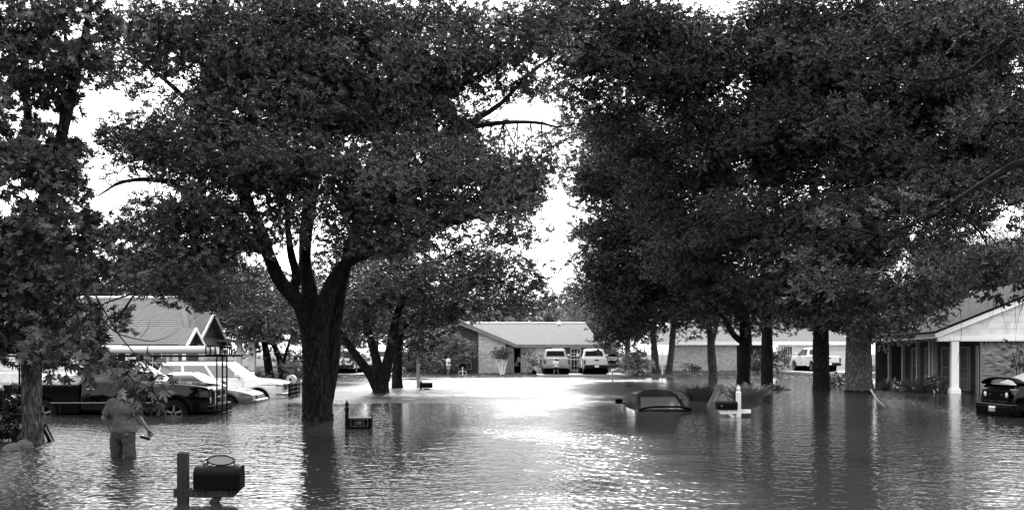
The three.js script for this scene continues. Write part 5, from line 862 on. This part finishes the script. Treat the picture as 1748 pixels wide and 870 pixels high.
{ // things lying on the bank at the left
  const r = random(501);
  const rock = (px, py, a, b, label) => { const g = new THREE.IcosahedronGeometry(1, 3), p = g.attributes.position; for (let i = 0; i < p.count; i++) { const v = V(p.getX(i), p.getY(i), p.getZ(i)), k = 1 + 0.22 * perlin.noise(v.x * 1.6 + px, v.y * 1.6, v.z * 1.6); p.setXYZ(i, v.x * k * a, v.y * k * b, v.z * k * a); } g.computeVertexNormals(); tag(part(numbered('rock'), g, M.stone, scene), label, 'rock').position.copy(onWater(px, py)); };
  rock(19, 768, 0.15, 0.13, 'left pale rock in the water before the nearest tree'); rock(41, 764, 0.15, 0.15, 'right pale rock in the water touching the nearest trunk');
  const heap = thing('brush_heap', 'dark heap of cut branches and leaves piled left of the nearest trunk', 'brush heap', V(-10.3, 0.0, -17.4)); const gs = [], gl = [];
  for (let i = 0; i < 150; i++) { const a = V(rr(r, -1.3, 0.15), rr(r, -0.1, 0.95), rr(r, -0.7, 0.7)), b = a.clone().add(V(rr(r, -0.7, 0.7), rr(r, -0.25, 0.3), rr(r, -0.5, 0.5))); gs.push(bar(a, b, rr(r, 0.008, 0.03), 5, 0.004)); }
  part('stick', gs, M.twig, heap).userData.kind = 'stuff';
  for (let i = 0; i < 420; i++) { const g = SPRIG.lobed.clone(); const s = rr(r, 0.1, 0.17), y = rr(r, -0.05, 1) ** 1; g.applyMatrix4(new THREE.Matrix4().compose(V(rr(r, -1.4, 0.2) * (1.1 - 0.4 * y), y * 1.05, rr(r, -0.8, 0.6)), new THREE.Quaternion().setFromEuler(new THREE.Euler(r() * 6, r() * 6, r() * 6)), V(s, s, s))); gl.push(g); }
  part('leaf_litter', gl, LEAF.dark || LEAF.oak, heap).userData.kind = 'stuff';
  tag(part(numbered('stick'), sweep([V(-10.75, -0.05, -16.5), V(-10.55, 0.35, -16.6), V(-10.42, 0.72, -16.9)], [0.022, 0.018, 0.012], 6, 12, 0.003), M.trimGrey, scene), 'pale bare stick leaning against the brush heap at the left edge', 'stick');
  const st = thing('tree_stump', 'short dark split log leaning against the right foot of the nearest trunk', 'log', onWater(82, 752)); part('log', [bar(V(-0.1, 0.32, 0), V(0.1, -0.05, 0.05), 0.06, 8), bar(V(-0.06, 0.3, 0.05), V(0.14, -0.04, 0.12), 0.03, 8)], M.barkDark, st); part('split_face', [plank(V(-0.03, 0.27, 0.09), V(0.17, -0.02, 0.17), 0.05, 0.02)], M.trimGrey, st);
}
{ // by the centre house
  const p = at(913, 641, 65.5).setY(0.1), t = thing('bucket', 'small dark bucket tipped over on the lawn before the centre house', 'bucket', p); part('shell', [lathe([[0.001, 0], [0.14, 0], [0.19, 0.34], [0.2, 0.34], [0.15, -0.01]], 16).rotateZ(1.2).translate(0.1, 0.2, 0)], M.black, t); part('handle', new THREE.TorusGeometry(0.18, 0.01, 6, 16, Math.PI).translate(-0.18, 0.2, 0), M.sidingGrey, t);
  const w = thing('yard_sign_frame', 'thin white wire frame standing on the lawn before the left window of the centre house', 'frame', at(789, 645, 66).setY(0)); part('wire', [bar(V(-0.25, 0, 0), V(-0.25, 0.42, 0), 0.015), bar(V(0.3, 0, 0), V(0.3, 0.42, 0), 0.015), bar(V(-0.25, 0.4, 0), V(0.3, 0.4, 0), 0.015), bar(V(-0.25, 0.1, 0), V(0.3, 0.1, 0), 0.015)], M.trim, w); part('stake', [box(0.07, 0.75, 0.03, 0.02, 0.35, -0.05)], M.trim, w);
}
// ---------------------------------------------------------------- people (facing +z in their own frame, left hand at +x)
function handGeometry(s, curl, cell) {
  const fs = [];
  const lens = [0.074, 0.083, 0.077, 0.06], xs = [0.03, 0.01, -0.011, -0.03];
  for (let i = 0; i < 4; i++) {
    const x = xs[i] * s; fs.push([capsule(V(x * 0.55, -0.012, 0), V(x, -0.088 + Math.abs(i - 1.3) * 0.004, 0), 0.014, 0.0115), 0.02]);
    let p = V(x, -0.088 + Math.abs(i - 1.3) * 0.004, 0), a = 0.15; for (let j = 0; j < 3; j++) { const L = lens[i] * [0.45, 0.31, 0.24][j]; a += curl * (0.75 + 0.1 * i + 0.15 * j); const q = p.clone().add(V(0.05 * x * L / 0.03, -Math.cos(a) * L, Math.sin(a) * L)); fs.push([capsule(p, q, 0.0098 - 0.0008 * j, 0.009 - 0.0008 * j), 0.004]); p = q; }
  }
  const t0 = V(0.022 * s, -0.022, 0.006), t1 = V(0.047 * s, -0.052, 0.022), t2 = V(0.05 * s, -0.082, 0.036), t3 = V(0.042 * s, -0.103, 0.048);
  fs.push([capsule(t0, t1, 0.015, 0.012), 0.015], [capsule(t1, t2, 0.0115, 0.0105), 0.006], [capsule(t2, t3, 0.0105, 0.0085), 0.004], [capsule(V(0, 0.03, 0), V(0, -0.02, 0), 0.024, 0.026), 0.025]);
  return nets((x, y, z) => { let d = 1; for (const [f, k] of fs) d = smin(d, f(x, y, z), k); return d; }, V(-0.075, -0.2, -0.03), V(0.075, 0.06, 0.11), cell);
}
function headGeometry(cell) {
  const fs = [[ellipsoid(V(0, 0.055, -0.012), V(0.076, 0.088, 0.097)), 0.03], [ellipsoid(V(0, -0.025, 0.028), V(0.056, 0.07, 0.062)), 0.04], [capsule(V(0, 0.022, 0.088), V(0, -0.012, 0.106), 0.008, 0.013), 0.018], [capsule(V(-0.03, 0.038, 0.078), V(0.03, 0.038, 0.078), 0.012, 0.012), 0.02], [capsule(V(-0.018, -0.046, 0.082), V(0.018, -0.046, 0.082), 0.007, 0.007), 0.012], [capsule(V(0, -0.082, 0.066), V(0, -0.084, 0.07), 0.018, 0.018), 0.03], [ellipsoid(V(0.078, 0.008, -0.008), V(0.011, 0.032, 0.02)), 0.01], [ellipsoid(V(-0.078, 0.008, -0.008), V(0.011, 0.032, 0.02)), 0.01], [capsule(V(0, -0.05, -0.02), V(0, -0.17, -0.035), 0.055, 0.06), 0.03]];
  const eyes = [V(0.031, 0.018, 0.088), V(-0.031, 0.018, 0.088)];
  return nets((x, y, z) => { let d = 1; for (const [f, k] of fs) d = smin(d, f(x, y, z), k); for (const e of eyes) d = Math.max(d, 0.011 - Math.hypot(x - e.x, y - e.y, z - e.z)); return d; }, V(-0.11, -0.2, -0.13), V(0.11, 0.16, 0.14), cell);
}
function person(label, pos, turn, J, o = {}) {
  const t = thing('person', label, 'person', pos, turn), c = o.cell || 0.014, S = o.scale || 1; t.scale.setScalar(S);
  const U = (f, lo, hi, cell) => nets(f, lo, hi, cell);
  const limbs = [];
  for (const k of ['L', 'R']) limbs.push([capsule(J['sh' + k], J['el' + k], 0.05, 0.04), 0.03], [capsule(J['el' + k], J['wr' + k], 0.041, 0.027), 0.02], [capsule(J['hip' + k], J['kn' + k], 0.09, 0.058), 0.04], [capsule(J['kn' + k], J['an' + k], 0.056, 0.036), 0.03], [capsule(J['an' + k], J['an' + k].clone().add(V(0, -0.05, 0.13)), 0.038, 0.03), 0.03]);
  const torso = [[capsule(J.pelvis, J.belly, 0.125, 0.118), 0.06], [capsule(J.belly, J.chest, 0.118, 0.128), 0.06], [capsule(J.shL, J.shR, 0.062, 0.062), 0.08], [capsule(J.chest.clone().add(V(0.07, 0, 0)), J.chest.clone().add(V(-0.07, 0, 0)), 0.118, 0.118), 0.06], [capsule(J.neck, J.head.clone().add(V(0, -0.08, -0.03)), 0.057, 0.054), 0.05], [capsule(J.hipL, J.hipR, 0.11, 0.11), 0.06]];
  const all = [...torso, ...limbs], flat = 0.92;
  const field = (list) => (x, y, z) => { let d = 1; for (const [f, k] of list) d = smin(d, f(x, y, z), k); return d; };
  const lo = V(-0.6, -0.02, -0.42), hi = V(0.6, 1.6, 0.42), skin = [U(field(all), lo, hi, c)];
  const head = headGeometry(c > 0.016 ? 0.01 : 0.005); head.applyMatrix4(new THREE.Matrix4().makeRotationFromEuler(new THREE.Euler(...(o.nod || [0.15, 0, 0])))).translate(J.head.x, J.head.y, J.head.z); skin.push(head);
  for (const k of ['L', 'R']) { const g = handGeometry(k === 'L' ? -1 : 1, o['curl' + k] ?? 0.3, c > 0.016 ? 0.008 : 0.004), dir = J['wr' + k].clone().sub(J['el' + k]).normalize(); g.applyQuaternion(new THREE.Quaternion().setFromAxisAngle(V(0, 1, 0), k === 'L' ? -0.6 : 0.6)); g.applyQuaternion(new THREE.Quaternion().setFromUnitVectors(V(0, -1, 0), dir)); g.translate(J['wr' + k].x, J['wr' + k].y, J['wr' + k].z).translate(dir.x * 0.02, dir.y * 0.02, dir.z * 0.02); skin.push(g); }
  const body = part('body', skin, M.skin, t);
  const hairTop = (x, y, z) => { const a = ellipsoid(V(0, 0.062, -0.02), V(0.084, 0.094, 0.102))(x, y, z); return Math.max(a + 0.004 * perlin.noise(x * 60, y * 60, z * 60), Math.min(z - 0.05, 0.1 - y - 0.0) > 0 ? 1 : -1, -(y + 0.035 + (z + 0.02) * 0.9 * -1) * 0.7); };
  const hair = nets((x, y, z) => Math.max(ellipsoid(V(0, 0.062, -0.02), V(0.086, 0.097, 0.106))(x, y, z) + 0.004 * perlin.noise(x * 60, y * 60, z * 60), (z - 0.045) - (y - 0.06) * 0.9, -(y + 0.05)), V(-0.11, -0.08, -0.15), V(0.11, 0.18, 0.13), c > 0.016 ? 0.012 : 0.006);
  hair.applyMatrix4(new THREE.Matrix4().makeRotationFromEuler(new THREE.Euler(...(o.nod || [0.15, 0, 0])))).translate(J.head.x, J.head.y, J.head.z); part('hair', hair, M.hair, t);
  for (const s of [-1, 1]) { const e = new THREE.SphereGeometry(0.011, 10, 8).translate(s * 0.031, 0.018, 0.084); e.applyMatrix4(new THREE.Matrix4().makeRotationFromEuler(new THREE.Euler(...(o.nod || [0.15, 0, 0])))).translate(J.head.x, J.head.y, J.head.z); part('eye', e, M.darkPlastic, t); }
  const sl = (k) => J['sh' + k].clone().lerp(J['el' + k], 0.82);
  const shirtParts = [[capsule(J.pelvis.clone().add(V(0, 0.02, 0)), J.belly, 0.152, 0.145), 0.06], [capsule(J.belly, J.chest, 0.145, 0.15), 0.06], [capsule(J.chest.clone().add(V(0.085, 0, 0)), J.chest.clone().add(V(-0.085, 0, 0)), 0.135, 0.135), 0.07], [capsule(J.shL, J.shR, 0.078, 0.078), 0.07], [capsule(J.hipL.clone().add(V(0.02, 0.05, 0)), J.hipR.clone().add(V(-0.02, 0.05, 0)), 0.125, 0.125), 0.06], [capsule(J.shL, sl('L'), 0.076, 0.082), 0.05], [capsule(J.shR, sl('R'), 0.076, 0.082), 0.05]];
  const cut = (k) => { const a = sl(k), n = J['el' + k].clone().sub(J['sh' + k]).normalize(), e = J['el' + k]; return (x, y, z) => (Math.hypot(x - e.x, y - e.y, z - e.z) < 0.2 ? (x - a.x) * n.x + (y - a.y) * n.y + (z - a.z) * n.z : -1); };
  const cl = cut('L'), cr = cut('R'), hem = o.hem ?? 0.92, neck = J.neck;
  part('shirt', nets((x, y, z) => Math.max(field(shirtParts)(x, y, z) + 0.014 * perlin.noise(x * 9 + 3, y * 5 + x * 8, z * 9) + 0.006 * perlin.noise(x * 22, y * 14, z * 22), hem + 0.02 * perlin.noise(x * 6, 1, z * 6) - y, cl(x, y, z), cr(x, y, z), 0.072 - Math.hypot(x - neck.x, (y - neck.y - 0.035) * 1.3, z - neck.z)), V(-0.6, hem - 0.06, -0.35), V(0.6, 1.62, 0.35), c), o.shirt || M.shirt, t);
  const kl = (k, f) => J['hip' + k].clone().lerp(J['kn' + k], f), len = o.shorts ?? 0.92;
  const sp = [[capsule(J.pelvis, J.pelvis.clone().add(V(0, -0.06, 0)), 0.137, 0.137), 0.05], [capsule(J.hipL, kl('L', len), 0.115, 0.1), 0.035], [capsule(J.hipR, kl('R', len), 0.115, 0.1), 0.035]];
  const hemY = Math.min(kl('L', len).y, kl('R', len).y);
  part('shorts', nets((x, y, z) => Math.max(field(sp)(x, y, z) + 0.016 * perlin.noise(x * 10 + 8, y * 7, z * 10) + 0.007 * perlin.noise(x * 24, y * 16, z * 24), hemY - y, y - J.pelvis.y - 0.06), V(-0.36, hemY - 0.05, -0.36), V(0.36, J.pelvis.y + 0.1, 0.36), c), o.shortsMat || M.shorts, t);
  part('pocket', [box(0.12, 0.13, 0.02, -0.11, 0.85, -0.118, 0.008, 0.06), box(0.12, 0.04, 0.024, -0.11, 0.91, -0.124, 0.008, 0.06)], o.shortsMat || M.shorts, t);
  return t;
}
const POSE = () => ({ pelvis: V(0, 0.98, 0), belly: V(0, 1.13, 0), chest: V(0, 1.34, -0.01), neck: V(0, 1.52, -0.02), head: V(0, 1.68, 0.03), shL: V(0.185, 1.455, -0.01), elL: V(0.31, 1.2, -0.05), wrL: V(0.245, 0.985, 0.07), shR: V(-0.185, 1.455, -0.01), elR: V(-0.3, 1.22, -0.02), wrR: V(-0.4, 0.99, 0.1), hipL: V(0.1, 0.94, 0), knL: V(0.15, 0.5, 0.06), anL: V(0.11, 0.08, -0.02), hipR: V(-0.1, 0.94, 0), knR: V(-0.15, 0.5, -0.04), anR: V(-0.12, 0.08, -0.16) });
{
  const p = at(209, 780, 15.1).setY(-0.53);
  person('man wading away in grey t-shirt and long dark shorts, his head behind hanging leaves', p, Math.PI - 0.1, POSE(), { cell: 0.013, curlR: 0.75, curlL: 0.5, nod: [0.25, 0.1, 0], shorts: 0.93, hem: 0.95 });
  const o = thing('held_object', 'small dark and pale object in the right hand of the wading man', 'object', at(247, 747, 15.0)); part('body', [box(0.17, 0.05, 0.07, 0, 0, 0, 0.02, 0, 0.3, -0.3)], M.darkPlastic, o); part('cap', [box(0.05, 0.056, 0.076, -0.06, 0.02, -0.02, 0.015, 0, 0.3, -0.3)], M.trim, o);
}
{
  const J = POSE(); J.elL = V(0.24, 1.2, -0.04); J.wrL = V(0.2, 1.0, 0.12); J.elR = V(-0.25, 1.2, 0); J.wrR = V(-0.14, 1.08, 0.2); J.knR = V(-0.1, 0.5, 0.0); J.anR = V(-0.1, 0.08, -0.04);
  person('distant person in a white shirt standing on the lawn left of the centre house', at(765, 640, 66).setY(0.02), 2.2, J, { cell: 0.022, shirt: M.whiteCloth, shortsMat: M.trimGrey, scale: 0.86, shorts: 0.75 });
}
{
  const J = POSE(); J.knL = V(0.2, 0.5, 0.1); J.anL = V(0.3, 0.08, 0); J.knR = V(-0.16, 0.5, 0.0); J.anR = V(-0.22, 0.08, -0.05); J.head = V(0, 1.66, 0.07); J.elL = V(0.26, 1.2, 0.06); J.wrL = V(0.16, 1.02, 0.24); J.wrR = V(-0.2, 1.0, 0.2); J.elR = V(-0.28, 1.2, 0);
  person('small distant person in white top and dark shorts behind the champagne pickup', at(949, 643, 65).setY(0.06), 0.2, J, { cell: 0.022, shirt: M.whiteCloth, shortsMat: M.darkCloth, scale: 0.72, shorts: 0.7 });
}

// ---------------------------------------------------------------- shrubs and spiky plants
function frondGeometry(seed, len, leaflets) {
  const r = random(seed), tris = [], P = (f) => V(0, len * f * (1 - 0.1 * f), 0.5 * len * f * f * rr(random(seed), 0.5, 1));
  for (let i = 2; i < leaflets; i++) for (const s of [-1, 1]) { const f = i / leaflets, a = P(f), L = len * 0.34 * Math.sin(Math.PI * mixn(0.25, 0.97, f)), b = a.clone().add(V(s * L * 0.85, L * 0.55, rr(r, 0.02, 0.1) * len)), w = 0.016 * len + 0.004; tris.push([a.clone().add(V(0, -w, 0)), b, a.clone().add(V(0, w, 0))]); }
  const g = [trisGeometry(tris)]; const q = [P(0), P(0.35), P(0.7), P(1)]; g.push(sweep(q, [0.014 * len, 0.01 * len, 0.004 * len], 5, 8)); return merge(g);
}
const FROND = [1, 2, 3].map((k) => frondGeometry(k, 1, 20));
function spiky(label, pos, size, n, material, seed, spread = 1) {
  const t = thing('spiky_plant', label, 'plant', pos), r = random(seed);
  part('stem', [cyl(0.1 * size, 0.07 * size, 0.5, 0, -0.1, 0, 8)], M.barkDark, t);
  for (let i = 0; i < n; i++) { const f = part('frond', FROND[i % 3], material, t), a = i * 2.4 + r(), tilt = mixn(0.05, 1.2, Math.pow((i + 0.5) / n, 0.8)) * spread; f.rotation.set(tilt, a, 0, 'YXZ'); f.position.set(size * 0.34 * Math.sin(a) * Math.sqrt(i / n), -0.16 * size, size * 0.34 * Math.cos(a) * Math.sqrt(i / n)); f.scale.setScalar(size * rr(r, 0.75, 1.1)); }
  return t;
}
const SP = leafMat(0.05, 0.4), SPL = leafMat(0.11, 0.35);
spiky('left dark spiky plant standing in the water between the sunken car and the wooden frame', at(1199, 684, 33).setY(-0.05), 0.95, 70, SP, 601, 0.36);
spiky('spiky plant with pale ribbed fronds in the water right of the white post mailbox', at(1276, 684, 33).setY(-0.05), 0.95, 70, SPL, 602, 0.4);
spiky('small spiky plant at the foot of the dark trunk right of the ribbed plant', at(1325, 662, 42.5).setY(0.0), 0.6, 26, SP, 603);
spiky('spiky palm on the left lawn nearest the white suv windshield', at(404, 640, 54).setY(0.1), 0.95, 34, LEAF.bush, 604);
spiky('spiky palm on the left lawn before the twin-stemmed tree', at(434, 645, 56).setY(0.1), 1.1, 36, LEAF.bush, 605);
spiky('spiky palm before the porch posts near the middle of the porch', at(1575, 672, 40).setY(-0.1), 1.2, 40, SP, 606);
spiky('spiky palm at the left end of the flooded porch', at(1512, 668, 42.5).setY(-0.1), 0.9, 34, SP, 607);
function bush(label, cx, cy, d, rx, ry, rd, material, seed, o = {}) {
  const t = thing('bush', label, 'bush', at(cx, cy + ry, d).setY(-0.1));
  part('stem', [0, 1, 2].map((k) => sweep([V(0, 0, 0), at(cx + (k - 1) * rx * 0.4, cy + ry * 0.3, d).sub(t.position), at(cx + (k - 1) * rx * 0.6, cy - ry * 0.3, d).sub(t.position)], [0.025, 0.016, 0.006], 5, 8)), M.twig, t);
  foliage(t, [[cx, cy, d, rx, ry, rd]], { seed, density: 3, puff: 0.42, per: 18, kind: 'oval', material, leaf: 0.14, limbs: [], floor: -0.05, ...o });
}
bush('broad pale bush before the dark left wall of the centre house', 775, 595, 69, 38, 34, 1.4, LEAF.pale, 611);
bush('dark bush left of the distant standing person', 712, 612, 62, 34, 28, 1.6, LEAF.oak, 612);
bush('low dark shrub at the foot of the broad pale bush', 745, 626, 67, 22, 14, 1, LEAF.mid, 619);
bush('loose pale bush beside the entry of the centre house', 903, 612, 68.6, 15, 26, 0.5, LEAF.pale, 613, { density: 2.2, per: 9 });
bush('small bush touching the left side of the champagne pickup', 921, 624, 68.8, 10, 12, 0.4, LEAF.bush, 614);
bush('pale layered bush right of the stop sign', 1086, 618, 65, 26, 20, 1.1, LEAF.palePale, 615, { density: 7, leaf: 0.12 });
bush('low round bush against the brick wall of the far right house', 1177, 628, 73, 15, 9, 0.6, LEAF.mid, 616);
bush('dark bush between the black trunks before the far carport', 1300, 615, 66, 26, 26, 1, LEAF.oak, 617);
bush('narrow dark bush left of the far white-framed window', 1328, 612, 70, 10, 30, 0.8, LEAF.mid, 618);
bush('low dark bush between the last black trunk and the thickest tree', 1430, 652, 47, 17, 9, 0.6, LEAF.dark || LEAF.oak, 620);
bush('dark low shrub at the porch entry left of the white column', 1598, 660, 40, 24, 14, 0.5, LEAF.oak, 621);
bush('dark shrub under the porch between the grey posts', 1548, 662, 41.5, 34, 16, 0.6, LEAF.oak, 622);
bush('dense dark shrub against the left house wall behind the white suv', 360, 632, 56, 30, 14, 0.8, LEAF.mid, 623);
bush('low shrub behind the arched masonry mailbox', 500, 630, 58, 24, 20, 0.8, LEAF.bush, 624);
bush('leafy vine shrub on the brick wall at the right frame edge', 1742, 606, 37, 22, 24, 0.25, LEAF.dark || LEAF.oak, 625, { density: 14, per: 12, leaf: 0.1 });
{
  const p = at(857, 640, 68).setY(0), t = thing('topiary_tree', 'small flat-topped tree on three pale stems before the brick gable', 'tree', p);
  for (const [a, b] of [[848, 0], [857, 1], [868, 2]]) part('trunk', sweep([at(855 + b * 2, 642, 68).sub(p), at(mixn(857, a, 0.6), 622, 68).sub(p), at(a, 608, 68).sub(p)], [0.06, 0.05, 0.04], 6, 8), M.trim, t);
  foliage(t, [[857, 603, 68, 17, 8, 0.7]], { seed: 631, density: 16, puff: 0.3, per: 16, kind: 'oval', material: LEAF.bush, leaf: 0.12, floor: 0.5 });
}
{ // tufts of grass along the far shore
  const r = random(701), blades = []; for (let k = 0; k < 9; k++) { const a = r() * 6.28, s = rr(r, 0.5, 1), x = rr(r, -0.5, 0.5), z = rr(r, -0.5, 0.5); blades.push([V(x - 0.04, 0, z), V(x + 0.04, 0, z), V(x + Math.cos(a) * 0.25, s, z + Math.sin(a) * 0.25)]); }
  const N = 9000, im = new THREE.InstancedMesh(trisGeometry(blades), LEAF.bush, N); im.name = 'grass'; im.userData.kind = 'stuff'; im.userData.label = 'short grass on the lawns beyond the flood'; im.castShadow = im.receiveShadow = true;
  let n = 0, guard = 0; while (n < N && guard++ < 200000) { const d = rr(r, 48, 78), x = rr(r, -24, 34), h = groundHeight(x, -d); if (h < -0.04) continue; if ((x > 1.8 && x < 8.6 && d < 71) || (x > 22.3 && x < 28.1 && d > 66.7) || (x < -9.1 && x > -15.3 && d > 66.9)) continue; const s = rr(r, 0.08, 0.17); im.setMatrixAt(n, new THREE.Matrix4().compose(V(x, h - 0.01, -d), new THREE.Quaternion().setFromAxisAngle(V(0, 1, 0), r() * 6.28), V(0.3, s, 0.3))); im.setColorAt(n, grey(rr(r, 0.6, 1.3))); n++; }
  im.count = n; scene.add(im);
}
console.log('sprigs', count.sprigs);
renderer.render(scene, camera);
